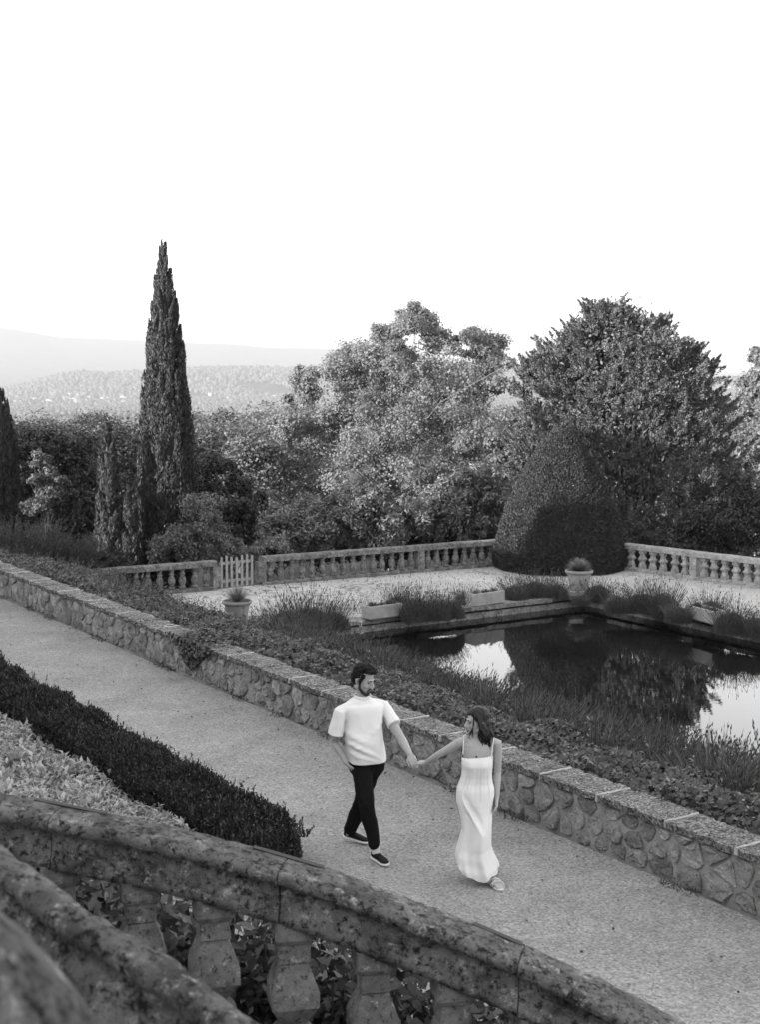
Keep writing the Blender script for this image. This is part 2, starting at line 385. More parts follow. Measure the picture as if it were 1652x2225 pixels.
# ------------------------------------------------------------------ retaining wall along the path: rubble stones, mortar, coping slabs, white joints
WN0, WTOP, WUND = 8.96, 0.55, 0.475
wall = empty('garden_wall', W(18, WN0, 0), 0, 'low rubble stone wall with flat lichened coping running along the gravel path', 'wall')
def mortar_body():
    ss = np.arange(2.0, 46.01, 0.06); zs = np.linspace(-0.05, WUND, 9)
    S, Z = np.meshgrid(ss, zs, indexing='ij')
    ns = np.array([mnoise.noise(Vector((a * 3.1, 0, c * 3.1))) * 0.5 + mnoise.noise(Vector((a * 9, 5, c * 9))) * 0.5 for a, c in zip(S.ravel(), Z.ravel())]).reshape(S.shape)
    N = WN0 + 0.018 + ns * 0.022 - 0.03 * (0.5 - Z).clip(0, 1) * 0.5
    V = np.stack([S * WS.x + N * WN.x, S * WS.y + N * WN.y, Z], -1).reshape(-1, 3); kz = len(zs)
    i, j = np.meshgrid(np.arange(len(ss) - 1), np.arange(kz - 1), indexing='ij')
    F = np.stack([i * kz + j, i * kz + j + 1, (i + 1) * kz + j + 1, (i + 1) * kz + j], -1).reshape(-1, 4)
    Fl = [tuple(f) for f in F]; V = [tuple(v) for v in V]
    b0 = len(V)   # back and end faces
    for (s, n, z) in ((2, WN0 + .34, -.05), (46, WN0 + .34, -.05), (46, WN0 + .34, WUND), (2, WN0 + .34, WUND), (2, WN0 + .05, -.05), (46, WN0 + .05, -.05), (46, WN0 + .05, WUND), (2, WN0 + .05, WUND)): V.append(tuple(W(s, n, z)))
    Fl += [(b0, b0 + 1, b0 + 2, b0 + 3), (b0 + 4, b0 + 7, b0 + 3, b0), (b0 + 5, b0 + 1, b0 + 2, b0 + 6)]
    me = bpy.data.meshes.new('mortar'); me.from_pydata(V, [], Fl); me.update(); me.polygons.foreach_set('use_smooth', np.ones(len(me.polygons), dtype=bool))
    child_world(link('mortar', me, M['mortar']), wall)
mortar_body()
def clip_poly(poly, a, b):
    """keep the side of poly nearer to a than to b"""
    mx, my = (a[0] + b[0]) / 2, (a[1] + b[1]) / 2; nx, ny = b[0] - a[0], b[1] - a[1]; out = []
    for i in range(len(poly)):
        p, q = poly[i], poly[(i + 1) % len(poly)]
        dp = (p[0] - mx) * nx + (p[1] - my) * ny; dq = (q[0] - mx) * nx + (q[1] - my) * ny
        if dp <= 0: out.append(p)
        if (dp < 0) != (dq < 0) and dp != dq:
            f = dp / (dp - dq); out.append((p[0] + (q[0] - p[0]) * f, p[1] + (q[1] - p[1]) * f))
    return out
def stone_cells(s0, s1, z0, z1, cw, chs):
    pts = []; rad = []
    for _ in range(int(4000 * (s1 - s0) / 13)):      # scattered stones of mixed size, not courses
        r = cw * random.choice((.3, .38, .45, .55, .62)); p = (random.uniform(s0 - .3, s1 + .3), random.uniform(z0 + .03, z1 - .02))
        if all(math.hypot((p[0] - q[0]) * .85, (p[1] - q[1]) * 1.15) > (r + w_) * .92 for q, w_ in zip(pts, rad) if abs(p[0] - q[0]) < .5): pts.append(p); rad.append(r)
    cells = []
    for a in pts:
        poly = [(a[0] - 0.6, z0), (a[0] + 0.6, z0), (a[0] + 0.6, z1), (a[0] - 0.6, z1)]
        for b in pts:
            if b is not a and abs(b[0] - a[0]) < 1.2 and abs(b[1] - a[1]) < 0.8: poly = clip_poly(poly, a, b)
            if len(poly) < 3: break
        if len(poly) >= 3 and s0 < a[0] < s1: cells.append((a, poly))
    return cells
def wall_stone(poly, bulge, gap):
    cx = sum(p[0] for p in poly) / len(poly); cz = sum(p[1] for p in poly) / len(poly)
    # resample outline to 11 points, rounded and shrunk
    per = []; n = len(poly)
    for i in range(n):
        p, q = poly[i], poly[(i + 1) % n]; L = math.hypot(q[0] - p[0], q[1] - p[1])
        for k in range(max(1, int(L / 0.05))): f = k / max(1, int(L / 0.05)); per.append((p[0] + (q[0] - p[0]) * f, p[1] + (q[1] - p[1]) * f))
    n = len(per); sm = []
    for i in range(n):
        ws = [per[(i + d) % n] for d in (-1, 0, 1)]
        sm.append((sum(p[0] for p in ws) / 3, sum(p[1] for p in ws) / 3))
    m_ = 13; out = [sm[int(i * n / m_)] for i in range(m_)] if n >= m_ else sm
    rad = sum(math.hypot(p[0] - cx, p[1] - cz) for p in out) / len(out)
    sh = max(0.55, 1 - gap / max(rad, .03)); out = [(cx + (p[0] - cx) * sh * random.uniform(0.84, 1.06), cz + (p[1] - cz) * sh * random.uniform(0.84, 1.05)) for p in out]
    mb = MB(); rings = []
    for f, d in ((1.0, 0.03), (1.0, 0.002 - bulge * .35), (0.93, -bulge * 0.8), (0.55, -bulge * 1.0)):
        ring = []
        for x, z in out:
            dd = d + (random.uniform(-0.013, 0.013) if f < 1.0 else 0)
            q = W(cx + (x - cx) * f, WN0 + dd, cz + (z - cz) * f) - W(cx, WN0, cz); ring.append(q)
        rings.append(ring)
    mb.rings(rings)
    o = mb.build('stone', M['rubble'], None); o.location = W(cx, WN0, cz); child_world(o, wall); return o
cells = stone_cells(7.4, 22.0, 0.0, 0.47, 0.215, None) + stone_cells(22.0, 33.0, 0.0, 0.47, 0.27, None)
cells.sort(key=lambda c: c[0][0]); cells = [c for c in cells if (max(p[0] for p in c[1]) - min(p[0] for p in c[1])) > 0.06 and (max(p[1] for p in c[1]) - min(p[1] for p in c[1])) > 0.05]
for a, poly in cells[:300]: wall_stone(poly, random.choice((-.008, 0.0, .006, .012, .018, .025, .032)), random.uniform(0.0, 0.018))
far = MB()
for (a, poly) in cells[300:] + stone_cells(33.0, 45.5, 0.0, 0.47, 0.36, None):
    cx, cz = a; far.rings([[W(cx + (x - cx) * f, WN0 + d, cz + (z - cz) * f) for x, z in poly] for f, d in ((.92, .03), (.9, -.01), (.6, -.03))])
tag(link('rubble_beyond', far.me('rubble_beyond'), M['rubble']), kind='stuff'); child_world(bpy.data.objects['rubble_beyond'], wall)
# coping
s = 2.0; js = [8.17, 9.02, 9.94, 10.79]
while js[0] > 3: js.insert(0, js[0] - 0.9)
while js[-1] < 45: js.append(js[-1] + (random.uniform(0.75, 1.0) if js[-1] < 17 else random.uniform(0.5, 0.95)))
for i in range(len(js) - 1):
    L = js[i + 1] - js[i]; far_ = js[i] > 16
    me = rough_slab(L - 0.028, 0.43, WTOP - WUND, 0.016 if not far_ else 0.024, 12 if not far_ else 7, 4, 100 + i); me.materials.append(M['coping'])
    o = bpy.data.objects.new('coping_slab', me); COL.objects.link(o)
    o.location = W((js[i] + js[i + 1]) / 2, WN0 + 0.175, WUND + 0.004 + random.uniform(-.006, .006)); o.rotation_euler = (random.uniform(-.012, .012), random.uniform(-.008, .008), WALL_ANG)
    child_world(o, wall)
    # joint
    mj = MB(); wd = 0.016 if random.random() < 0.7 else 0.012
    if far_: wd *= 0.9
    nseg = 9; rr = []
    for q in range(nseg + 1):
        n = WN0 - 0.037 + 0.424 * q / nseg; e = wd * random.uniform(0.75, 1.35); z = WTOP + random.uniform(-0.001, 0.006) + 0.003
        c = js[i] + random.uniform(-.006, .006)
        rr.append([W(c - e, n, WUND + .012), W(c + e, n, WUND + .012), W(c + e, n, z - .006), W(c + e * .5, n, z), W(c - e * .5, n, z), W(c - e, n, z - .006)])
    mj.rings(rr); child_world(mj.build('mortar_joint', M['joint'] if (not far_ or i % 2) else M['coping']), wall)
# ------------------------------------------------------------------ balustrades round the terrace
PROF_A = [(0.085, 0.0), (0.085, 0.06), (0.062, 0.075), (0.068, 0.10), (0.096, 0.17), (0.1, 0.23), (0.084, 0.30), (0.058, 0.345), (0.055, 0.365), (0.076, 0.385), (0.076, 0.41), (0.054, 0.425), (0.06, 0.47), (0.078, 0.50), (0.078, 0.54)]
PROF_B = [(0.085, 0.0), (0.085, 0.10), (0.072, 0.12), (0.056, 0.2), (0.062, 0.225), (0.098, 0.275), (0.098, 0.30), (0.066, 0.34), (0.055, 0.40), (0.064, 0.43), (0.084, 0.455), (0.084, 0.54)]
BAL_H = 0.54
def baluster_me(prof, sq, name, mat, h=BAL_H, seed=0):
    mb = MB(); mb.lathe((0, 0, 0), [(r, z * h / BAL_H) for r, z in prof], 14, sq)
    me = mb.me(name, not sq); me.materials.append(mat); return me
BA = baluster_me(PROF_A, False, 'baluster', M['stone_old']); BB = baluster_me(PROF_B, True, 'baluster', M['stone_pale'])
def balustrade(name, p0, p1, piers, spacing, bme, mat, label, group='stone balustrades around the terrace', end_piers=(True, True)):
    p0, p1 = Vector(p0), Vector(p1); d = (p1 - p0); L = d.length; u = d / L; ang = math.atan2(u.y, u.x)
    root = empty(name, p0, ang, label, 'balustrade', group); X, Y, Z = Vector((1, 0, 0)), Vector((0, 1, 0)), Vector((0, 0, 1))
    def slab(nm, a, b, hw, z0, z1, ch=0.02):
        mb = MB(); n = max(2, int((b - a) / 0.25)); rings = []
        for i in range(n + 1):
            x = a + (b - a) * i / n; j = lambda: random.uniform(-.006, .006)
            rings.append([Vector((x, -hw + j(), z0)), Vector((x, -hw + j(), z1 - ch + j())), Vector((x, -hw + ch, z1 + j())), Vector((x, hw - ch, z1 + j())), Vector((x, hw + j(), z1 - ch + j())), Vector((x, hw + j(), z0))])
        mb.rings(rings); return mb.build(nm, mat, root)
    slab('plinth', 0, L, 0.13, -0.03, 0.09)
    xs = [0.0] + list(piers) + [L]
    for i in range(len(xs) - 1):
        slab('rail', xs[i] + (0.004 if i else 0), xs[i + 1], 0.135, 0.09 + BAL_H, 0.09 + BAL_H + 0.15, 0.03)
        a = xs[i] + (0.12 if (i or end_piers[0]) else 0); b = xs[i + 1] - (0.12 if (i < len(xs) - 2 or end_piers[1]) else 0)
        n = max(1, round((b - a) / spacing))
        for k in range(n):
            o = link('baluster', bme, None, root, (a + (k + 0.5) * (b - a) / n + random.uniform(-.012, .012), random.uniform(-.008, .008), 0.09)); o.rotation_euler = (random.uniform(-.02, .02), random.uniform(-.02, .02), (random.random() * 6 if bme is BA else random.uniform(-.05, .05)))
    for i, x in enumerate(xs):
        if (i == 0 and not end_piers[0]) or (i == len(xs) - 1 and not end_piers[1]): continue
        mb = MB(); mb.box((x, 0, 0.09 + BAL_H / 2), (0.11, 0.118, BAL_H / 2 + 0.001), None, 0.006); mb.build('pier', mat, root)
    return root
g0 = onz(456, 1288, TER_Z); gl = onz(176, 1309, TER_Z)
uu = (onz(1066, 1230, TER_Z) - onz(566, 1271, TER_Z)).normalized()
b0 = onz(566, 1271, TER_Z); corner = b0 + uu * 9.6
balustrade('balustrade', b0, corner, [(onz(914, 1243, TER_Z) - b0).length], 0.315, BA, M['stone_old'], 'weathered stone balustrade between the wooden gate and the clipped cone bush')
gq = onz(468, 1281, TER_Z)
balustrade('balustrade', gq - uu * 7.4, gq, [4.6], 0.34, BA, M['stone_old'], 'short dark stone balustrade left of the picket gate rising from the ivy', end_piers=(True, True))
r0 = onz(1376, 1240, TER_Z); r1 = onz(1646, 1276, TER_Z); ur = (r1 - r0).normalized()
st = r0 - ur * 2.6
balustrade('balustrade', st, st + ur * 12.5, [(onz(1511, 1258, TER_Z) - st).length, (onz(1511, 1258, TER_Z) - st).length + 3.0, (onz(1511, 1258, TER_Z) - st).length + 6.0], 0.365, BB, M['stone_pale'], 'pale stone balustrade of square balusters right of the clipped cone bush')
# retaining wall under the terrace edge
rw = MB()
for (a, b) in ((gq - uu * 10, corner), (corner, st + ur * 13)):
    d = (Vector((b.x, b.y, 0)) - Vector((a.x, a.y, 0))); n = d.normalized(); nn = Vector((-n.y, n.x, 0)); L = d.length
    rw.box(Vector((a.x, a.y, TER_Z - 2.06)) + n * L / 2 + nn * 0.04, (L / 2, 0.16, 2.0), (n, nn, Vector((0, 0, 1))))
tag(rw.build('terrace_wall', M['stone_old']), 'stone retaining wall under the far edge of the terrace', 'wall')

# picket gate
gp0 = onz(478, 1281, TER_Z); gp1 = onz(551, 1273, TER_Z); gd = gp1 - gp0; gang = math.atan2(gd.y, gd.x); gL = gd.length
gate = empty('picket_gate', gp0, gang, 'pale weathered wooden picket gate between stone piers', 'gate')
for k in range(7):
    mb = MB(); x = 0.05 + k * (gL - 0.1) / 6; h = 0.86 + 0.03 * math.sin(k * 1.7); wd = 0.032; le = random.uniform(-.012, .012)
    mb.add([(x - wd, 0, .04), (x + wd, 0, .04), (x + wd + le, 0, h - .03), (x + le, 0, h), (x - wd + le, 0, h - .03), (x - wd, .02, .04), (x + wd, .02, .04), (x + wd + le, .02, h - .03), (x + le, .02, h), (x - wd + le, .02, h - .03)],
           [(0, 1, 2, 3, 4), (9, 8, 7, 6, 5), (0, 5, 6, 1), (1, 6, 7, 2), (2, 7, 8, 3), (3, 8, 9, 4), (4, 9, 5, 0)])
    mb.build('picket', M['wood'], gate)
for z in (0.2, 0.68):
    mb = MB(); mb.box((gL / 2, 0.042, z), (gL / 2, 0.018, 0.035)); mb.build('cross_rail', M['wood'], gate)
mb = MB(); mb.box((gL / 2 + 0.0, 0.07, 0.44), (0.015, 0.01, 0.27), (Vector((0.75, 0, 0.66)).normalized(), Vector((0, 1, 0)), Vector((-0.66, 0, 0.75)).normalized()))
mb.build('latch_bar', M['iron'], gate)

# stone troughs and terracotta pots
def trough(px0, py0, px1, py1, zb, label):
    a = onz(px0, py0, zb); b_ = onz(px1, py1, zb); d = b_ - a; L = d.length; ang = math.atan2(d.y, d.x)
    root = empty('stone_trough', a + d / 2, ang, label, 'planter', 'stone troughs on the pond rim')
    L *= .84; h, wd, t = 0.31, 0.36, 0.045; mb = MB(); y0 = 0.0
    def rect(x, ya, yb, z): return [(-x, ya, z), (x, ya, z), (x, yb, z), (-x, yb, z)]
    r = [rect(L / 2 - .02, .02, wd - .02, 0), rect(L / 2, 0, wd, .02), rect(L / 2, 0, wd, h - .012), rect(L / 2 - .012, .012, wd - .012, h), rect(L / 2 - t + .008, t - .008, wd - t + .008, h), rect(L / 2 - t, t, wd - t, h - .012), rect(L / 2 - t, t, wd - t, h - .05)]
    mb.rings(r, False); n = len(mb.v); mb.f.append((3, 2, 1, 0)); mb.build('trough_body', M['trough'], root)
    mb = MB(); mb.box((0, wd / 2, h - .075), (L / 2 - t, wd / 2 - t, .025)); mb.build('soil', M['soil'], root)
    return root, L, wd, h
TROUGHS = [trough(797, 1349, 882, 1338, TER_Z + .07, 'stone trough nearest the water spout on the far pond rim'),
           trough(1026, 1320, 1104, 1309, TER_Z + .07, 'stone trough on the far pond rim left of the pond corner'),
           trough(1484, 1340, 1556, 1360, TER_Z + .07, 'stone trough on the right pond rim below the square balusters')]
POT_PROF = [(0.0, 0.0), (0.2, 0.0), (0.22, 0.03), (0.27, 0.25), (0.305, 0.42), (0.315, 0.45), (0.35, 0.46), (0.365, 0.49), (0.36, 0.525), (0.335, 0.54), (0.31, 0.53), (0.3, 0.49), (0.29, 0.44), (0.0, 0.44)]
def pot(p, sc, label, drop=0.0):
    root = empty('terracotta_pot', p, 0, label, 'plant pot', 'large terracotta pots'); root.scale = (sc,) * 3
    mb = MB(); mb.lathe((0, 0, 0), [(max(r, .002), z) for r, z in POT_PROF[:-2]], 40); mb.build('pot_body', M['terracotta'], root, True)
    mb = MB(); mb.lathe((0, 0, 0), [(.01, .40), (.29, .41), (.29, .46), (.01, .48)], 24); mb.build('soil', M['soil'], root)
    return root
POT1 = onz(515, 1352, TER_Z); POT2 = onz(1259, 1283, TER_Z)
pot(POT1, 0.95, 'terracotta pot half hidden in ivy in front of the picket gate')
pot(POT2, 1.02, 'terracotta pot at the pond corner in front of the clipped cone')
# water spout post at the pond's far left corner
sp = empty('water_spout', onz(783, 1377, TER_Z + .06), 0, 'small pale upright water spout at the pond far left corner', 'water spout')
mb = MB(); mb.box((0, 0, .012), (.055, .055, .012)); mb.build('base', M['trough'], sp)
mb = MB(); mb.tube([(0, 0, .02), (0, 0, .16), (0, 0, .25)], [.035, .032, .03], 10); mb.build('pipe', M['trough'], sp, True)
mb = MB(); mb.tube([(0, 0, .24), (0, 0, .262), (0, 0, .28)], [.045, .048, .03], 10); mb.build('cap', M['trough'], sp, True)

# ------------------------------------------------------------------ stair balustrades in the foreground
def interp_path(pts, n):
    P = np.array([tuple(p) for p in pts]); t = np.linspace(0, 1, len(P)); tt = np.linspace(0, 1, n)
    # Catmull-Rom
    out = []
    for q in tt:
        x = q * (len(P) - 1); i = min(int(x), len(P) - 2); f = x - i
        p0, p1, p2, p3 = P[max(i - 1, 0)], P[i], P[i + 1], P[min(i + 2, len(P) - 1)]
        out.append(0.5 * ((2 * p1) + (-p0 + p2) * f + (2 * p0 - 5 * p1 + 4 * p2 - p3) * f * f + (-p0 + 3 * p1 - 3 * p2 + p3) * f ** 3))
    return [Vector(o) for o in out]
def sweep(path, prof, mat, name, parent, rough=0.004, sub=3, a=0, b=None, seed=1):
    """profile (across, up) swept along a path; across points away from the viewer"""
    mb = MB(); b = b if b is not None else len(path) - 1; rings = []
    pr = []
    for i in range(len(prof)):
        p, q = prof[i], prof[(i + 1) % len(prof)]
        L = math.hypot(q[0] - p[0], q[1] - p[1]); m_ = max(1, int(L / 0.03))
        for k in range(m_): pr.append((p[0] + (q[0] - p[0]) * k / m_, p[1] + (q[1] - p[1]) * k / m_))
    for i in range(a, b + 1):
        t = (path[min(i + 1, len(path) - 1)] - path[max(i - 1, 0)]); th = Vector((t.x, t.y, 0)).normalized(); ac = Vector((-th.y, th.x, 0))
        ring = []
        for u, v_ in pr:
            q = path[i] + ac * u + Vector((0, 0, v_))
            d = (mnoise.noise(q * 9 + Vector((seed, 0, 0))) + 0.7 * mnoise.noise(q * 26)) * rough
            ring.append(q + ac * d * (1 if u > 0 else -1) + Vector((0, 0, d)))
        rings.append(ring)
    mb.rings(rings); o = mb.build(name, mat, None, True); child_world(o, parent); return o
RAILPROF = [(0.09, 0.0), (0.105, -0.018), (0.10, -0.045), (0.07, -0.06), (0.07, -0.155), (0.085, -0.175), (0.085, -0.21), (-0.085, -0.21), (-0.085, -0.175), (-0.068, -0.155), (-0.068, -0.062), (-0.10, -0.045), (-0.105, -0.018), (-0.09, 0.0), (0.0, 0.01)]
def ry(px, py, Y):   # a point on the rail's far top edge, then the rail's centre line 9 cm nearer
    p = ony(px, py, Y); return p + Vector((-0.02, -0.085, 0))
key = [ry(-420, 1660, 5.75), ry(-200, 1690, 5.7), ry(0, 1722, 5.62), ry(200, 1760, 5.56), ry(425, 1807, 5.5), ry(675, 1875, 5.42), ry(826, 1929, 5.36), ry(1021, 2002, 5.28), ry(1226, 2092, 5.18), ry(1471, 2217, 5.02), ry(1720, 2370, 4.85), ry(1950, 2540, 4.7)]
path = interp_path(key, 150)
stair = empty('stair_balustrade', (path[60].x, path[60].y, 1.3), 0, 'long lichened stone stair balustrade curving down across the foreground', 'balustrade')
cuts = []
for px in (-190, 125, 612, 1130, 1560):     # joints between the rail blocks
    d = [abs(826 + FPX * p.x / (p.y * math.cos(PITCH) - (p.z - CAM_H) * math.sin(PITCH)) - px) for p in path]; cuts.append(d.index(min(d)))
M['crack'] = plain_mat('dark_joint', 0.015, 1.0, 0.0)
cc = [0] + cuts + [len(path) - 1]
def shrink(path, i, f):
    return path
for a, b in zip(cc[:-1], cc[1:]):
    sub = path[a:b + 1]
    fine = interp_path(sub, max(6, (b - a) * 3))
    # leave a narrow open joint at both ends
    fine[0] = fine[0].lerp(fine[1], 0.35); fine[-1] = fine[-1].lerp(fine[-2], 0.35)
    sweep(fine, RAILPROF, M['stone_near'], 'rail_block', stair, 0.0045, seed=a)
# iron cramps let into the top of the rail
def at_px(px):
    d = [abs(826 + FPX * p.x / (p.y * math.cos(PITCH) - (p.z - CAM_H) * math.sin(PITCH)) - px) for p in path]; i = d.index(min(d)); return i, path[i], (path[i + 1] - path[i - 1]).normalized()
for px, L in ((138, 0.30), (612, 0.29), (1070, 0.20)):
    i, p, t = at_px(px); ac = Vector((-t.y, t.x, 0)).normalized(); up = t.cross(ac) * (-1 if t.cross(ac).z < 0 else 1)
    mb = MB(); mb.box(p + ac * 0.07 + up * 0.002, (L / 2, 0.014, 0.006), (t, ac, up)); o = mb.build('iron_cramp', M['iron']); child_world(o, stair)
# balusters: square, two bellies one over the other
NB = [(r * .75, z) for r, z in [(0.105, 0.0), (0.105, 0.07), (0.08, 0.085), (0.082, 0.13), (0.105, 0.17), (0.126, 0.235), (0.122, 0.27), (0.07, 0.325), (0.066, 0.345), (0.09, 0.375), (0.124, 0.42), (0.126, 0.48), (0.08, 0.575), (0.076, 0.58), (0.066, 0.588), (0.08, 0.596), (0.077, 0.665), (0.085, 0.672), (0.098, 0.69), (0.098, 0.76)]]
def near_baluster(seed):
    rr = random.Random(seed); bm = bmesh.new(); k = 0.93; q = [(1, -k), (1, k), (k, 1), (-k, 1), (-1, k), (-1, -k), (-k, -1), (k, -1)]
    rows = []
    for r, z in NB:
        e = rr.uniform(-.003, .003)
        rows.append([bm.verts.new((x * (r + e), y * (r + e), z)) for x, y in q])
    for a, b in zip(rows[:-1], rows[1:]):
        for j in range(8): bm.faces.new((a[j], a[(j + 1) % 8], b[(j + 1) % 8], b[j]))
    bm.faces.new(rows[0][::-1]); bm.faces.new(rows[-1])
    bmesh.ops.subdivide_edges(bm, edges=bm.edges[:], cuts=1, use_grid_fill=True)
    for v in bm.verts:
        d = mnoise.noise(v.co * 14 + Vector((seed * 3.1, 0, 0))) * 0.005; v.co += Vector((v.co.x, v.co.y, 0)).normalized() * d
    me = bm_me('baluster', bm); me.materials.append(M['baluster_near']); return me
nbm = [near_baluster(k) for k in range(3)]
for k, px in enumerate((-220, -48, 124, 296, 468, 640, 815, 985, 1160, 1335, 1520, 1710)):
    i, p, t = at_px(px); o = bpy.data.objects.new('baluster', nbm[k % 3]); COL.objects.link(o)
    o.location = p + Vector((0, 0, -0.2 - 0.76)); o.rotation_euler = (0, 0, math.atan2(t.y, t.x) + 0.4); child_world(o, stair)
lowpath = [p + Vector((0, 0, -0.955)) for p in path[::2]]
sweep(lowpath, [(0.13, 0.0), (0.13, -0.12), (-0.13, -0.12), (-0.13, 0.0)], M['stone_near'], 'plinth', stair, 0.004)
mb = MB(); rings = []
for p in path[::6]:
    rings.append([Vector((p.x, p.y - .11, p.z - 1.07)), Vector((p.x, p.y + .11, p.z - 1.07)), Vector((p.x, p.y + .11, -0.1)), Vector((p.x, p.y - .11, -0.1))])
mb.rings(rings); child_world(mb.build('stair_wall', M['stone_near']), stair)
# steps between the two balustrades
steps = empty('stair_steps', (path[70].x, path[70].y - 0.9, 0), 0, 'worn stone steps between the two stair balustrades', 'steps')
for i in range(6, 146, 9):
    p = path[i]; q = path[min(i + 9, 149)]; z = p.z - 1.14
    mb = MB(); rings = [[Vector((x, y, -0.1)) for x, y in ((p.x, p.y - .14), (q.x + .02, q.y - .14), (q.x + .02, q.y - 1.9), (p.x, p.y - 1.9))], [Vector((x, y, z)) for x, y in ((p.x, p.y - .14), (q.x + .02, q.y - .14), (q.x + .02, q.y - 1.9), (p.x, p.y - 1.9))]]
    mb.rings(rings); child_world(mb.build('step', M['stone_near']), steps)
# nearer rail on the camera's side of the stairs
def ry2(px, py, Y):
    p = ony(px, py, Y); return p + Vector((-0.02, -0.03, 0))
k2 = [ry2(-500, 1560, 3.6), ry2(-200, 1700, 3.35), ry2(0, 1824, 3.2), ry2(165, 1952, 3.05), ry2(300, 2032, 2.95), ry2(450, 2132, 2.85), ry2(555, 2212, 2.75), ry2(760, 2400, 2.6), ry2(1000, 2650, 2.45)]
p2 = interp_path(k2, 90)
stair2 = empty('stair_balustrade', (p2[50].x, p2[50].y, 2.4), 0, 'closer out of focus stone stair rail sloping steeply through the lower left corner', 'balustrade')
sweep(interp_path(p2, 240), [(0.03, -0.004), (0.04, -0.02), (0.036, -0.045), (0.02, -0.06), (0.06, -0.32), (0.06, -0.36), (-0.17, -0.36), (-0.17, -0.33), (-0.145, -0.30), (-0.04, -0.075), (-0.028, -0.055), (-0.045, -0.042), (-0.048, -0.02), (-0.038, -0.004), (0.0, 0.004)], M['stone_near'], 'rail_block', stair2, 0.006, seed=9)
for i in range(8, 90, 11):
    o = bpy.data.objects.new('baluster', nbm[i % 3]); COL.objects.link(o); o.location = p2[i] + Vector((-.03, -.04, -0.35 - 0.76)); child_world(o, stair2)
# rounded newel top right in front of the lens
c = ony(-262, 2430, 1.42)
ball = empty('newel_post', (c.x, c.y, c.z - 0.9), 0, 'blurred rounded stone newel top at the very bottom left', 'newel post')
mb = MB(); rings = []
for i in range(1, 24):
    th = math.pi * i / 24
    rings.append([c + Vector((math.sin(th) * math.cos(a_) * .235, math.sin(th) * math.sin(a_) * .235, -math.cos(th) * .235)) * (1 + .03 * mnoise.noise(Vector((math.cos(a_) * 2, math.sin(a_) * 2, th * 2)))) for a_ in [2 * math.pi * j / 36 for j in range(36)]])
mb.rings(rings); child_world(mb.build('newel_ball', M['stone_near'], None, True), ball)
mb = MB(); mb.lathe((c.x, c.y, c.z - 1.3), [(.16, 0), (.16, .9), (.2, .92), (.2, 1.0), (.14, 1.03), (.12, 1.09)], 8, True); child_world(mb.build('newel_shaft', M['stone_near']), ball)

# ------------------------------------------------------------------ unseen house behind the viewer, outline shaped to cast the garden's shade
def house():
    M['render'] = plain_mat('lime_render', 0.5, 0.9, 0.1, 0.12, 2); M['roof'] = plain_mat('roof_tiles', 0.2, 0.9, 0.1, 0.3, 8); M['glass'] = plain_mat('window_glass', 0.03, 0.1, 0.5); M['shutter'] = plain_mat('shutter_paint', 0.3)
    S0, S1, N0, N1, H = -20.0, 29.3, -5.0, -16.0, 7.6
    root = empty('unseen_house', W((S0 + S1) / 2, N0, 0), 0, 'unseen rendered house above the garden, shaped to shade it', 'house'); ax = (WS, WN, Vector((0, 0, 1)))
    mb = MB(); mb.box(W((S0 + S1) / 2, (N0 + N1) / 2, H / 2 - .2), ((S1 - S0) / 2, (N0 - N1) / 2, H / 2 + .2), ax); child_world(mb.build('wall', M['render']), root)
    mb = MB(); a, b, c, d = W(S0 - .4, N0 + .5, H), W(S1 + .4, N0 + .5, H), W(S1 + .4, N1 - .5, H), W(S0 - .4, N1 - .5, H); e, f = W(S0 + 6, (N0 + N1) / 2, H + 4.2), W(S1 - 5, (N0 + N1) / 2, H + 4.2)
    mb.add([a, b, c, d, e, f], [(0, 1, 5, 4), (1, 2, 5), (2, 3, 4, 5), (3, 0, 4), (3, 2, 1, 0)]); child_world(mb.build('roof', M['roof']), root)
    mb = MB(); mb.box(W(S1 + 1.35, -8.5, 3.0), (1.34, 3.4, 3.3), ax); child_world(mb.build('added_link_wall', M['render']), root)  # added link, kept low so sun reaches the cone bush
    mb = MB(); mb.box(W(S1 + 4.4, -8.3, 5.4), (1.7, 3.2, 5.6), ax); child_world(mb.build('shade_tower_wall', M['render']), root)  # unseen tower added to shade the lower part of the conifer
    mb = MB(); a, b, c, d = W(S1 + 2.55, -4.9, 11.0), W(S1 + 6.25, -4.9, 11.0), W(S1 + 6.25, -11.7, 11.0), W(S1 + 2.55, -11.7, 11.0); e = W(S1 + 4.4, -8.3, 11.9)
    mb.add([a, b, c, d, e], [(0, 1, 4), (1, 2, 4), (2, 3, 4), (3, 0, 4), (3, 2, 1, 0)]); child_world(mb.build('shade_tower_roof', M['roof']), root)
    for k in range(12):
        for z in (1.6, 5.2):
            s = S0 + 2.5 + k * 4
            mb = MB(); mb.box(W(s, N0 + .03, z + .9), (.62, .03, 1.0), ax); wdw = mb.build('window', M['shutter']); child_world(wdw, root)
            for sg in (-1, 1):
                mb = MB(); mb.box(W(s + sg * .28, N0 + .065, z + .9) - Vector(wdw.location), (.24, .008, .88), ax); pn = mb.build('pane', M['glass'])
                pn.parent = wdw
house()
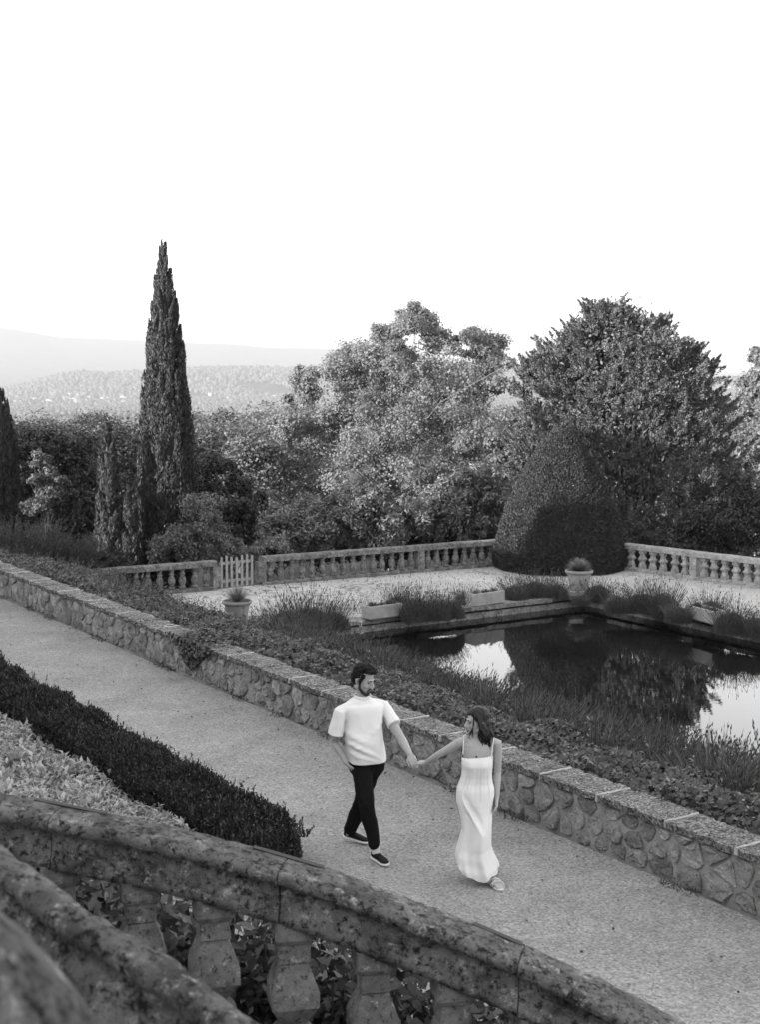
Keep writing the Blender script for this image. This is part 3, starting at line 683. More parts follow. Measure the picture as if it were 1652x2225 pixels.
# ------------------------------------------------------------------ foliage helpers
M['yew'] = leaf_mat('yew_needles', 0.034, 0.058, 0.1)
M['box'] = leaf_mat('box_leaves', 0.018, 0.06, 0.12, 0.45)
M['cypress'] = leaf_mat('cypress_sprays', 0.03, 0.1, 0.1)
M['conifer'] = leaf_mat('conifer_sprays', 0.055, 0.19, 0.1)
M['plane'] = leaf_mat('plane_leaves', 0.15, 0.28, 0.45, 0.7, 0.12)
M['laurel'] = leaf_mat('laurel_leaves', 0.1, 0.32, 0.3, 0.5, 0.3)
M['oak'] = leaf_mat('dark_leaves', 0.018, 0.06, 0.2)
M['wood_tree'] = leaf_mat('woodland_leaves', 0.07, 0.22, 0.3)
M['ivy'] = leaf_mat('ivy_leaves', 0.025, 0.1, 0.12, 0.4, 0.45)
M['lav'] = leaf_mat('lavender_stems', 0.06, 0.17, 0.2, 0.8, 0.1)
M['lavhead'] = leaf_mat('lavender_heads', 0.035, 0.08, 0.1, 0.9, 0.1)
M['stair_leaf'] = leaf_mat('stair_shrub_leaves', 0.035, 0.12, 0.15, 0.4, 0.4)
M['lamb'] = leaf_mat('woolly_leaves', 0.28, 0.6, 0.2, 0.9, 0.1)
M['grass'] = leaf_mat('dry_grass', 0.05, 0.16, 0.3, 0.8, 0.1)
M['spiky'] = leaf_mat('spiky_leaves', 0.12, 0.34, 0.1, 0.5, 0.4)
M['bark'] = plain_mat('bark', 0.08, 0.95, 0.1, 0.5, 6, 0.7, 0.03)
M['barkpale'] = plain_mat('pale_bark', 0.17, 0.95, 0.1, 0.4, 5, 0.5, 0.02)

def perp(N):
    r = rvec(len(N)); return norm(np.cross(N, r))
def leaf_quads(P, N, L, Wd, T=None, fold=0.12):
    """one four-cornered leaf per point; N face normal, T long axis"""
    n = len(P); N = norm(N)
    T = perp(N) if T is None else norm(T)
    B = norm(np.cross(N, T)); L = np.broadcast_to(np.asarray(L, float), (n,))[:, None]; Wd = np.broadcast_to(np.asarray(Wd, float), (n,))[:, None]
    V = np.stack([P - T * L / 2, P + B * Wd / 2 + N * L * fold - T * L * .06, P + T * L / 2, P - B * Wd / 2 + N * L * fold - T * L * .06], 1).reshape(-1, 3)
    return V, np.arange(n * 4).reshape(-1, 4)
def foliage(name, P, N, L, Wd, mat, parent=None, T=None, rnd=None, fold=0.12, loc=None):
    V, F = leaf_quads(P, N, L, Wd, T, fold)
    me = np_me(name, V, F, RNG.random(len(P)) if rnd is None else rnd); me.materials.append(mat)
    return link(name, me, None, parent, loc)
def clump_cloud(C, Rd, per, shell=0.55, up=0.25, flat=1.0):
    """leaves in clumps: C centres, Rd radii; returns positions and outward normals"""
    k = len(C); d = np.clip(RNG.normal(size=(k * per, 3)), -2.1, 2.1) * .62 * np.where(RNG.random(k * per) < .25, 1.3, 1.0)[:, None]
    cc = np.repeat(C, per, 0); R_ = np.repeat(Rd, per)[:, None]
    off = d * R_ * A([1, 1, flat * .8])
    out = norm(cc - C.mean(0) * A([1, 1, .6]))
    N = norm(.5 * d + .35 * out + A([0, 0, up]) + 0.6 * RNG.normal(size=d.shape))
    return cc + off, N
def limb_tree(mb, base, top, r0, targets, r1=0.03):
    """trunk plus limbs that reach for the clump centres"""
    base, top = Vector(base), Vector(top); n = 7; pts = []; rads = []
    for i in range(n):
        f = i / (n - 1); p = base.lerp(top, f) + Vector((math.sin(f * 5) * .04, math.cos(f * 4) * .04, 0)) * (top - base).length * 0.3 * f
        pts.append(p); rads.append(r0 * (1 - .75 * f) * (1.25 if i == 0 else 1))
    mb.tube(pts, rads, 9)
    for tgt in targets:
        tgt = Vector(tgt); f = min(.95, max(.2, ((tgt.z - base.z) / max(.1, top.z - base.z)) - random.uniform(.1, .3)))
        a = pts[min(n - 1, int(f * (n - 1)))]; mid = a.lerp(tgt, .5) + Vector((random.uniform(-.2, .2), random.uniform(-.2, .2), random.uniform(.0, .3))) * (tgt - a).length * .3
        rr = r0 * (1 - .75 * f) * .4
        mb.tube([a, a.lerp(mid, .6), mid, mid.lerp(tgt, .6), tgt], [rr, rr * .8, rr * .6, rr * .4, r1 * .5], 6)

# ------------------------------------------------------------------ clipped yew cone
def yew_cone():
    c = Vector((5.3, 41.35, TER_Z)); s = 41.3 / 3100
    prof = [(0.0, 1.9), (0.25, 1.97), (0.6, 1.96), (0.95, 1.86), (1.3, 1.75), (1.9, 1.52), (2.5, 1.26), (3.05, .98), (3.5, .72), (3.8, .5), (4.02, .27), (4.12, .05)]
    hs, rs = zip(*prof); n = 150000
    # sample by area
    u = RNG.random(n * 2) * 4.12; keep = RNG.random(n * 2) < np.interp(u, hs, rs) / 2.0; h = u[keep][:n]; a = RNG.random(len(h)) * 2 * math.pi
    r = np.interp(h, hs, rs); lump = 1 + .018 * np.sin(a * 5 + h * 2.3) + .014 * np.sin(a * 11 - h * 4) + RNG.normal(0, .012, len(h))
    slope = (np.interp(h + .1, hs, rs) - np.interp(h - .1, hs, rs)) / .2
    N = norm(np.stack([np.cos(a), np.sin(a), -slope], -1)); P = np.stack([np.cos(a) * r * lump, np.sin(a) * r * lump, h], -1) - N * RNG.random(len(h))[:, None] * .07
    T = norm(N * .9 + A([0, 0, .45]) + .55 * RNG.normal(size=N.shape)); NN = norm(np.cross(T, rvec(len(h))) + N * 1.3)
    root = empty('yew_cone', c, 0, 'huge dense yew clipped into a rounded cone at the terrace corner', 'clipped bush')
    foliage('crown', P, NN, .065 + .03 * RNG.random(len(h)), .026, M['yew'], root, T)
    mb = MB(); mb.lathe((0, 0, 0), [(max(.02, q * .93), z * .98) for z, q in prof], 40); mb.build('inner_twigs', M['yew'], root, True)
    mb = MB(); mb.tube([(0, 0, -.1), (0, 0, 1.0), (0, 0, 2.4)], [.16, .14, .07], 8); mb.build('trunk', M['bark'], root)
yew_cone()

# ------------------------------------------------------------------ cypresses
def cypress(base, H, rad, label, seed, n_tuft=420, per=90, taper=0.85, tp=.35, group=None):
    rng = np.random.default_rng(seed); root = empty('cypress', base, 0, label, 'cypress tree', group)
    def R_(f): return rad * np.clip(np.minimum(.62 + f * 2.2, 1.0) * (1 - np.clip((f - tp) / (1 - tp), 0, 1) ** 1.5 * taper) * np.clip((1.0 - f) * 7, 0.02, 1) ** .6, .02, None)
    f = rng.random(n_tuft * 3); f = f[rng.random(n_tuft * 3) < (.25 + R_(f) / rad)][:n_tuft]; k = len(f)
    a = rng.random(k) * 2 * math.pi; rr = R_(f) * (0.78 + .3 * rng.random(k)); L = (0.55 + .5 * rng.random(k)) * (.55 + .45 * R_(f) / rad) * min(1.25, H / 8)
    C = np.stack([np.cos(a) * rr, np.sin(a) * rr, f * H * .97], -1)
    cc = np.repeat(C, per, 0); q = rng.random(k * per); LL = np.repeat(L, per); aa = np.repeat(a, per)
    w_ = np.repeat(.25 + .75 * R_(f) / rad, per) * np.sin(np.clip(q * 1.08, 0, 1) * math.pi) ** .7 * .15 * np.repeat(.7 + .6 * rng.random(k), per) * (0.6 + .4 * rad)
    d = norm(rng.normal(size=(k * per, 3)) * A([1, 1, .2]))
    P = cc + d * w_[:, None] + np.stack([np.cos(aa) * .1 * q, np.sin(aa) * .1 * q, (q - .35) * LL], -1)
    T = norm(A([0, 0, 1.0]) + .45 * d + .3 * rng.normal(size=d.shape)); N = norm(d + .5 * np.stack([np.cos(aa), np.sin(aa), 0 * aa], -1) + .5 * rng.normal(size=d.shape))
    foliage('crown', P, N, .09 + .07 * rng.random(len(P)), .024 + .02 * rng.random(len(P)), M['cypress'], root, T)
    mb = MB(); mb.lathe((0, 0, 0), [(max(.02, float(R_(np.array(z))) * .72), z * H) for z in np.linspace(.02, .96, 16)], 18); mb.build('inner_twigs', M['cypress'], root, True)
    mb = MB(); mb.tube([(0, 0, -.6), (0, 0, H * .4), (0, 0, H * .9)], [rad * .22, rad * .16, .03], 8); mb.build('trunk', M['bark'], root)
    return root
def base_at(px, Y, z): p = ony(px, 900, Y); return Vector((p.x, Y, z))
def cyp(px_c, y_top, px_half, Y, zb, label, seed, **kw):
    top = ony(px_c, y_top, Y); return cypress((top.x, Y, zb), top.z - zb, px_half * Y / 3100, label, seed, **kw)
cyp(354, 516, 51, 41.0, -2.7, 'tall dark cypress towering over the garden left of centre', 11, n_tuft=700, per=190, taper=.97, tp=.34)
cyp(232, 916, 24, 39.7, -2.5, 'short slim cypress standing left of the tall one', 12, n_tuft=260, per=170, taper=.9, tp=.3)
cyp(281, 1060, 13, 39.6, -2.5, 'slender young cypress pressed between the short and the tall cypress', 13, n_tuft=120, per=140)
cyp(-8, 812, 42, 41.5, -2.8, 'dark cypress cut off by the left edge of the picture', 14, n_tuft=330, per=170)

# ------------------------------------------------------------------ big conifer behind the right balustrade
def conifer():
    Y = 51.0; s = Y / 3100; zb = -5.2; base = Vector(((1365 - 826) * s, Y, zb)); root = empty('conifer', base, 0, 'broad dark conifer with upswept sprays behind the right balustrade', 'conifer tree')
    left = [(655, 1302), (700, 1284), (740, 1238), (780, 1168), (820, 1145), (880, 1150), (940, 1115), (1000, 1100), (1100, 1110), (1250, 1120)]
    right = [(655, 1335), (680, 1352), (700, 1366), (725, 1420), (760, 1500), (790, 1545), (820, 1565), (880, 1600), (950, 1620), (1000, 1640), (1100, 1690), (1250, 1700)]
    ly, lx = zip(*left); qy, qx = zip(*right); rng = np.random.default_rng(21); LC = []; LD = []; LR = []; cx = 1375
    tries = 0
    while len(LC) < 190 and tries < 9000:
        tries += 1
        py = 668 + (1240 - 668) * rng.random() ** .9; a = rng.random() * 2 * math.pi
        if math.sin(a) > .55 and rng.random() < .6: continue
        xm = (np.interp(py, ly, lx) + np.interp(py, qy, qx)) / 2; l = r = w_ = (np.interp(py, qy, qx) - np.interp(py, ly, lx)) / 2
        rad = (.5 + .45 * rng.random() ** .5) * w_; dp = .8 * (l + r) / 2
        c = np.array((math.cos(a) * rad * .93 * s + (xm - cx) * s, math.sin(a) * rad / max(w_, 1) * dp * s, (790 - py) * s + CAM_H - zb)); R_ = (.5 + .45 * rng.random()) * (.6 + .4 * min(1, w_ / 150))
        if any(np.linalg.norm(c - q) < .62 for q in LC): continue
        LC.append(c); LD.append((math.cos(a) * .75, math.sin(a) * .75, .65)); LR.append(R_)
    for px, py, R_ in ((1318, 672, .5), (1300, 700, .5), (1345, 690, .55), (1395, 704, .34), (1456, 678, .26), (1450, 700, .34), (1440, 726, .42), (1420, 745, .5), (1370, 715, .6), (1512, 742, .32), (1500, 765, .4), (1552, 778, .36), (1238, 738, .36), (1160, 782, .4), (1145, 830, .4), (1195, 790, .4), (1170, 860, .5)):
        LC.append(np.array(((px - cx) * s, rng.normal() * .4, (790 - py - 14) * s + CAM_H - zb - .1))); LD.append((.25 * np.sign(px - 1360), 0, .95)); LR.append(R_)
    LC, LD, LR = A(LC), norm(A(LD)), A(LR); tn = 17; k = len(LC) * tn; lr = np.repeat(LR, tn)[:, None]
    g_ = np.clip(rng.normal(size=(k, 3)), -1.9, 1.9) * .5 * A([1, 1, .62]); C = np.repeat(LC, tn, 0) + g_ * lr; D = norm(np.repeat(LD, tn, 0) * .55 + g_ * .55 + A([0, 0, .35]) + .25 * rng.normal(size=(k, 3)))
    per = 78; L = .28 + .34 * rng.random(k) ** 1.5; q = rng.random(k * per) ** .85; LL = np.repeat(L, per); dd = np.repeat(D, per, 0); sd = norm(np.cross(dd, norm(rng.normal(size=(k * per, 3)))))
    w_ = (1 - q * .9) * .17 * (.35 + .65 * rng.random(k * per)); P = np.repeat(C, per, 0) + dd * (q * LL - .12)[:, None] + sd * w_[:, None]
    T = norm(dd + .8 * sd + .3 * rng.normal(size=sd.shape)); N = norm(sd * .7 + dd * .3 + A([0, 0, .4]) + .4 * rng.normal(size=sd.shape)); ll = .08 + .06 * rng.random(len(P))
    # upswept pointed sprays along the outline
    m = 150; py = 662 + 330 * rng.random(m); a2 = np.where(rng.random(m) < .5, math.pi, 0) + rng.normal(0, .75, m); xm = (np.interp(py, ly, lx) + np.interp(py, qy, qx)) / 2; w2 = (np.interp(py, qy, qx) - np.interp(py, ly, lx)) / 2 * (.84 + .26 * rng.random(m))
    SC_ = np.stack([np.cos(a2) * w2 * s + (xm - cx) * s, np.sin(a2) * w2 * .7 * s, (790 - py) * s + CAM_H - zb - .2], -1); SD = norm(np.stack([np.cos(a2) * .7, np.sin(a2) * .5, .55 + .5 * rng.random(m)], -1)); pr_ = 170; q = rng.random(m * pr_) ** .9; Ls = np.repeat(.5 + .55 * rng.random(m), pr_); dd2 = np.repeat(SD, pr_, 0); sd2 = norm(np.cross(dd2, norm(rng.normal(size=(m * pr_, 3)))))
    P2 = np.repeat(SC_, pr_, 0) + dd2 * (q * Ls - .2)[:, None] + sd2 * ((1 - q * .95) * .2 * rng.random(m * pr_) ** .6)[:, None]; T2 = norm(dd2 + .6 * sd2 + .3 * rng.normal(size=sd2.shape)); N2 = norm(sd2 * .7 + A([0, 0, .4]) + .4 * rng.normal(size=sd2.shape))
    P = np.concatenate([P, P2]); T = np.concatenate([T, T2]); N = np.concatenate([N, N2]); ll = .08 + .06 * rng.random(len(P))
    foliage('crown', P, N, ll, ll * .38, M['conifer'], root, T)
    mb = MB(); tg = [Vector(c) * .96 for c in LC[::2]]; limb_tree(mb, (0, 0, -.5), (-.2, 0, 11.2), .34, tg, .03); mb.build('trunk', M['bark'], root)
    mb = MB()
    for py in (740, 800, 900, 1000, 1120):
        l, r = np.interp(py, ly, lx), np.interp(py, qy, qx); mb.ellip((((l + r) / 2 - cx) * s, .2, (790 - py) * s + CAM_H - zb), ((r - l) * .34 * s, (r - l) * .24 * s, 62 * s))
    P, N = clump_cloud(A([v for v in mb.v]), np.full(len(mb.v), .45), 30, .1); foliage('inner_twigs', P, N, .2, .09, M['conifer'], root)
conifer()

# ------------------------------------------------------------------ broadleaf trees: clump lists in picture units give real sizes at each tree's distance
def broadleaf(name, label, cat, base, Y, cl, leaf, per, mat, bark, depth=.8, r0=.2, top=None, group=None, seed=1, limbs=True, shell=.5, up=.3, aspect=.6, fill=1):
    rng = np.random.default_rng(seed); s = Y / 3100; root = empty(name, base, 0, label, cat, group); C = []; Rr = []; bx = base[0]; zb = base[2]
    for (px, py, pr) in cl:
        for k in range(max(1, int(fill * 9))):
            d = rng.normal(size=3); d /= np.linalg.norm(d); q = rng.random() ** .5
            C.append(((px - 826) * s - bx + d[0] * q * pr * s * .92, d[1] * q * pr * s * .8 + rng.normal() * depth, (790 - py) * s + CAM_H - zb + d[2] * q * pr * s * .92)); Rr.append(pr * s * (.18 + .34 * rng.random() ** 1.3))
    C = A(C); Rr = A(Rr); P, N = clump_cloud(C, Rr, max(20, int(per * .62)), shell, up)
    foliage('crown', P, N, leaf * (.7 + .6 * rng.random(len(P))), leaf * aspect * (.7 + .5 * rng.random(len(P))), mat, root)
    if limbs:
        mb = MB(); tg = [tuple(c) for c in C[:: max(1, int(fill * 3))]]; zt = C[:, 2].max() * .86 if top is None else top
        limb_tree(mb, (0, 0, -.5), (C[:, 0].mean() * .5, 0, zt), r0, tg); mb.build('trunk', bark, root)
    return root
# the big plane tree
PL = [(885, 700, 40), (930, 695, 38), (845, 735, 40), (960, 745, 45), (1015, 745, 30), (1060, 750, 42), (1075, 800, 36), (1085, 838, 20), (760, 775, 42), (800, 800, 50), (725, 800, 36), (660, 825, 32), (655, 870, 42), (850, 760, 55), (880, 830, 75), (960, 820, 70), (1030, 830, 55), (780, 870, 70), (700, 900, 60), (860, 910, 80), (950, 910, 80), (1030, 900, 60), (630, 930, 50), (660, 985, 60), (760, 970, 70), (860, 990, 75), (960, 990, 75), (1040, 960, 45), (600, 1000, 50), (580, 1040, 45), (700, 1045, 60), (1040, 1020, 50), (820, 1050, 50), (940, 1055, 55)]
broadleaf('plane_tree', 'great sunlit plane tree with open branching crown beyond the back balustrade', 'tree', ((848 - 826) * 78 / 3100, 78, -10.0), 78, PL, .15, 900, M['plane'], M['barkpale'], 1.9, .22, 11.0, seed=31, fill=1, shell=.3, up=.35, aspect=.75)
# light shrubs right behind the back balustrade
SH = {'a': [(590, 1130, 34), (630, 1120, 36), (675, 1105, 38), (640, 1165, 38), (700, 1160, 38), (740, 1120, 32)],
      'b': [(775, 1085, 36), (815, 1080, 30), (800, 1125, 40), (850, 1115, 40), (840, 1165, 36), (780, 1165, 40)],
      'c': [(900, 1110, 38), (945, 1090, 36), (980, 1070, 34), (930, 1145, 40), (980, 1125, 40)],
      'd': [(1015, 1055, 34), (1060, 1045, 36), (1090, 1075, 34), (1040, 1100, 40), (1080, 1130, 36), (1020, 1145, 36), (1110, 1110, 24)]}
LB = ['pale leafy shrub behind the balustrade just right of the gate', 'bright tall shrub with narrow leaves behind the middle of the back balustrade', 'glossy shrub behind the back balustrade below the plane trunk', 'pale shrub crowding the left side of the clipped cone']
for (k, cl), lab, sd in zip(SH.items(), LB, range(4)):
    Y = 47.5 + sd * .5; xm = sum(c[0] for c in cl) / len(cl)
    broadleaf('shrub', lab, 'shrub', ((xm - 826) * Y / 3100, Y, -4.6), Y, cl, .17, 300, M['laurel'], M['bark'], .5, .03, 2.0, 'shrubs behind the back balustrade', 40 + sd, shell=.35, up=.5, aspect=.36, fill=1.4)
broadleaf('thicket', 'dark thicket of undergrowth below the plane tree behind the pale shrubs', 'undergrowth', ((830 - 826) * 54 / 3100, 54, -6.0), 54, [(x, y + (13 if i % 2 else 0), 36) for i, x in enumerate(range(470, 1120, 42)) for y in (1110, 1150, 1190)], .16, 260, M['oak'], M['bark'], .8, .04, 2.0, None, 44, limbs=False, up=.4, aspect=.5)
broadleaf('shrub', 'small bush with bright leaf tips showing above and behind the picket gate', 'shrub', ((515 - 826) * 41 / 3100, 41, -3.0), 41, [(458, 1212, 20), (485, 1204, 18), (512, 1210, 20), (540, 1200, 20), (565, 1196, 22), (500, 1230, 22), (540, 1230, 22), (470, 1240, 22), (595, 1190, 24)], .09, 300, M['laurel'], M['bark'], .3, .02, 1.6, None, 45, up=.5, aspect=.4)
# bush and dark trees left
broadleaf('shrub', 'grey green bush above the short balustrade beside the tall cypress', 'shrub', ((420 - 826) * 39.2 / 3100, 39.2, -2.8), 39.2, [(350, 1185, 36), (390, 1165, 42), (430, 1140, 40), (460, 1175, 36), (490, 1190, 26), (410, 1200, 36), (420, 1105, 34), (455, 1110, 30), (330, 1205, 26)], .1, 420, M['wood_tree'], M['bark'], .5, .05, 2.0, None, 50, shell=.4, up=.4, aspect=.5)
broadleaf('oak_tree', 'dark rounded tree in shade right of the tall cypress', 'tree', ((470 - 826) * 50 / 3100, 50, -6.0), 50, [(430, 1010, 45), (470, 1020, 45), (510, 1050, 45), (450, 1070, 50), (535, 1095, 40), (500, 1110, 45), (545, 1140, 35), (400, 1040, 40), (420, 1100, 45), (520, 1160, 40)], .15, 380, M['oak'], M['bark'], .9, .16, None, None, 51, aspect=.6)
broadleaf('oak_tree', 'dark bushy tree between the left edge cypress and the short cypress', 'tree', ((110 - 826) * 44 / 3100, 44, -4.0), 44, [(60, 985, 40), (110, 975, 45), (160, 985, 45), (50, 1050, 50), (110, 1050, 60), (170, 1050, 50), (60, 1120, 55), (130, 1120, 60), (190, 1110, 40), (200, 1170, 40), (150, 1180, 50), (80, 1170, 50)], .14, 430, M['oak'], M['bark'], .8, .16, None, None, 52, aspect=.6)
broadleaf('laurel_bush', 'glossy bush catching the sun below the left edge cypress', 'shrub', ((95 - 826) * 40 / 3100, 40, -3.0), 40, [(80, 1000, 18), (95, 1025, 20), (70, 1045, 20), (110, 1060, 22), (85, 1085, 24), (130, 1045, 12), (60, 1100, 20)], .11, 300, M['wood_tree'], M['bark'], .25, .03, 3.2, None, 53, up=.5, aspect=.5)
broadleaf('shrub', 'dense dark shrub just behind the square baluster rail beside the cone', 'shrub', ((1395 - 826) * 43 / 3100, 43.5, -3.2), 43.5, [(1370, 1172, 24), (1400, 1165, 26), (1425, 1185, 22), (1450, 1180, 22), (1475, 1190, 20), (1390, 1200, 24)], .09, 420, M['box'], M['bark'], .3, .05, 1.6, None, 54, up=.5, aspect=.4)
broadleaf('oak_tree', 'dark low trees mass under the conifer behind the right balustrade', 'tree', ((1590 - 826) * 46 / 3100, 46, -4.5), 46, [(1500, 1180, 40), (1560, 1180, 50), (1620, 1170, 55), (1680, 1160, 60), (1530, 1130, 40), (1600, 1110, 50), (1660, 1090, 55), (1700, 1040, 50)], .13, 420, M['oak'], M['bark'], .6, .15, None, None, 55, aspect=.5)
broadleaf('birch_tree', 'pale sunlit tree at the right edge beyond the conifer', 'tree', ((1660 - 826) * 66 / 3100, 66, -8.5), 66, [(1655, 780, 26), (1640, 830, 28), (1660, 860, 40), (1635, 900, 34), (1665, 930, 45), (1630, 960, 35), (1660, 1000, 50), (1700, 820, 50), (1710, 900, 60), (1620, 1000, 40), (1640, 1050, 50)], .2, 300, M['plane'], M['barkpale'], .8, .15, None, None, 56, aspect=.6)
broadleaf('oak_tree', 'grey tree between the plane tree and the clipped cone', 'tree', ((1110 - 826) * 72 / 3100, 72, -10), 72, [(1090, 960, 40), (1130, 930, 40), (1150, 980, 45), (1100, 1010, 50), (1160, 1030, 40), (1120, 1060, 45), (1080, 1050, 40)], .22, 300, M['wood_tree'], M['bark'], 1.0, .2, None, None, 57)
# ------------------------------------------------------------------ woodland below the terrace: separate trees, then the far wood
def wood_proto(k):
    rng = np.random.default_rng(70 + k); nC = 60; C = []
    for i in range(nC):
        a = rng.random() * 6.28; z = rng.random(); r = (.9 - .55 * abs(z - .35)) * math.sqrt(rng.random())
        C.append((math.cos(a) * r * 3.6, math.sin(a) * r * 3.6, 4.2 + z * 7.0))
    C = A(C); P, N = clump_cloud(C, .6 + .5 * rng.random(nC), 230, .45, .35)
    V, F = leaf_quads(P, N, .26 * (.7 + .6 * rng.random(len(P))), .17)
    cm = np_me('crown', V, F, rng.random(len(P))); cm.materials.append(M['wood_tree'] if k != 2 else M['oak'])
    mb = MB(); limb_tree(mb, (0, 0, -1), (0, 0, 9), .28, [tuple(c) for c in C[::3]]); tm = mb.me('trunk'); tm.materials.append(M['bark'])
    return cm, tm
PROTO = [wood_proto(k) for k in range(4)]
def wood_tree(x, y, h, k, label, group):
    z = float(terrain_z(np.array(x), np.array(y))); root = empty('woodland_tree', (x, y, z), RNG.random() * 6.28, label, 'tree', group); root.scale = (h / 11.5 * (1 + .2 * RNG.random()),) * 2 + (h / 11.5,)
    link('crown', PROTO[k][0], None, root); link('trunk', PROTO[k][1], None, root)
def at_top(px, py, Y, k, label, group):
    t = ony(px, py, Y); z = float(terrain_z(np.array(t.x), np.array(Y))); h = max(5.0, t.z - z); wood_tree(t.x, Y, h, k, label, group)
for i, (px, py, Y) in enumerate([(-60, 915, 92), (-130, 925, 100), (-210, 910, 110), (-300, 915, 95), (-170, 900, 150), (-80, 905, 130), (-400, 915, 105), (60, 925, 95), (150, 930, 90), (225, 935, 110), (120, 905, 170), (290, 925, 105), (20, 915, 140), (330, 905, 160), (430, 915, 110), (480, 900, 140), (540, 890, 120), (590, 915, 105), (520, 930, 85), (450, 950, 80), (610, 890, 165), (390, 900, 190), (560, 955, 75), (200, 900, 220)]):
    at_top(px, py, Y, (0, 1, 3, 2)[i % 4] if px > 300 else (2, 1, 0, 2)[i % 4], 'round crowned tree in the wood below the terrace left of the plane tree', 'woodland trees left of the plane tree')
for i, (px, py, Y) in enumerate([(1100, 925, 120), (1060, 900, 170), (1160, 900, 180), (1130, 890, 260), (1580, 880, 170), (1620, 900, 120), (1640, 870, 240), (1240, 900, 200), (1730, 880, 110), (1820, 890, 120), (1920, 880, 100), (1780, 860, 170), (2020, 890, 110)]):
    at_top(px, py, Y, i % 4, 'round crowned tree seen in the gaps right of the plane tree', 'woodland trees right of the plane tree')
def far_wood():
    rng = np.random.default_rng(5)
    def scatter(n, r, sub, hw):
        ico = bmesh.new(); bmesh.ops.create_icosphere(ico, subdivisions=sub, radius=1); bv = A([v.co[:] for v in ico.verts]); bf = np.array([[v.index for v in f.verts] for f in ico.faces]); ico.free()
        az = rng.uniform(-hw, hw, n); x = r * np.sin(az); y = r * np.cos(az); z = terrain_z(x, y)
        f = np.sin(x / 170 + 1) * np.sin(y / 260 + .5) + .5 * np.sin(x / 70 + y / 120); k = (f < .8) | (r < 1200) | (z > -60); x, y, z, r = x[k], y[k], z[k], r[k]; m = len(x)
        sz = (2.4 + 2.2 * rng.random(m)) * np.clip(r / 2600, .8, 1.8); hz_ = sz * (0.8 + .6 * rng.random(m)); jit = 1 + .34 * rng.normal(size=(m, len(bv)))
        V = np.empty((m, len(bv), 3)); V[:, :, 0] = x[:, None] + bv[None, :, 0] * sz[:, None] * jit; V[:, :, 1] = y[:, None] + bv[None, :, 1] * sz[:, None] * jit; V[:, :, 2] = (z + hz_ * .7)[:, None] + bv[None, :, 2] * hz_[:, None] * jit
        return V.reshape(-1, 3), (bf[None] + (np.arange(m) * len(bv))[:, None, None]).reshape(-1, 3), np.repeat(np.clip(.45 + .3 * rng.normal(size=m), 0, 1), len(bf))
    V1, F1, r1 = scatter(7000, np.exp(rng.uniform(np.log(230), np.log(1300), 7000)), 2, .33); V2, F2, r2 = scatter(48000, np.sqrt(rng.uniform(1300 ** 2, 6000 ** 2, 48000)), 1, .30)
    o = link('distant_woodland', np_me('distant_woodland', np.concatenate([V1, V2]), np.concatenate([F1, F2 + len(V1)]), np.concatenate([r1, r2])), leaf_mat('distant_leaves', .05, .1, 0)); tag(o, kind='stuff')
far_wood()
def village():
    rng = random.Random(3); mw = plain_mat('village_wall', .3, .9, .1); mr = plain_mat('village_roof', .3, .9, .1); spots = []
    for _ in range(34): spots.append((rng.gauss(165, 55), rng.uniform(856, 873)))
    for _ in range(14): spots.append((rng.uniform(20, 300), rng.uniform(866, 877)))
    for _ in range(10): spots.append((rng.uniform(410, 600), rng.uniform(852, 874)))
    for _ in range(5): spots.append((rng.uniform(1100, 1135), rng.uniform(845, 870)))
    for _ in range(4): spots.append((rng.uniform(1585, 1630), rng.uniform(845, 865)))
    mb = MB(); mb.box((0, 0, .5), (.5, .5, .5)); wm = mb.me('wall'); wm.materials.append(mw)
    mb = MB(); mb.add([(-.55, -.55, 1), (.55, -.55, 1), (.55, .55, 1), (-.55, .55, 1), (-.55, 0, 1.4), (.55, 0, 1.4)], [(0, 1, 5, 4), (2, 3, 4, 5), (1, 2, 5), (3, 0, 4)]); rm = mb.me('roof'); rm.materials.append(mr)
    for px, py in spots:
        d = ray(px, py); best = None; Y = 2500.0
        while Y < 5600:      # where the line of sight meets the ground
            x = d.x / d.y * Y; z = CAM_H + d.z / d.y * Y
            if z < float(terrain_z(np.array(x), np.array(Y))) + 4: best = (x, Y); break
            Y += 20
        if not best: continue
        x, Y = best; z = float(terrain_z(np.array(x), np.array(Y)))
        left = px < 320; root = empty('village_house', (x, Y, z), rng.uniform(-.5, .5), 'tiny pale house of the village on the valley floor left of the tall cypress' if px < 330 else ('tiny pale house in the valley between the tall cypress and the plane tree' if px < 700 else 'tiny pale house on the far slope right of the plane tree'), 'house', 'village houses left of the cypress' if px < 330 else ('houses between cypress and plane tree' if px < 700 else 'houses right of the plane tree'))
        root.scale = (rng.uniform(7, 12), rng.uniform(6, 9), rng.uniform(6, 9)); link('wall', wm, None, root); link('roof', rm, None, root)
village()
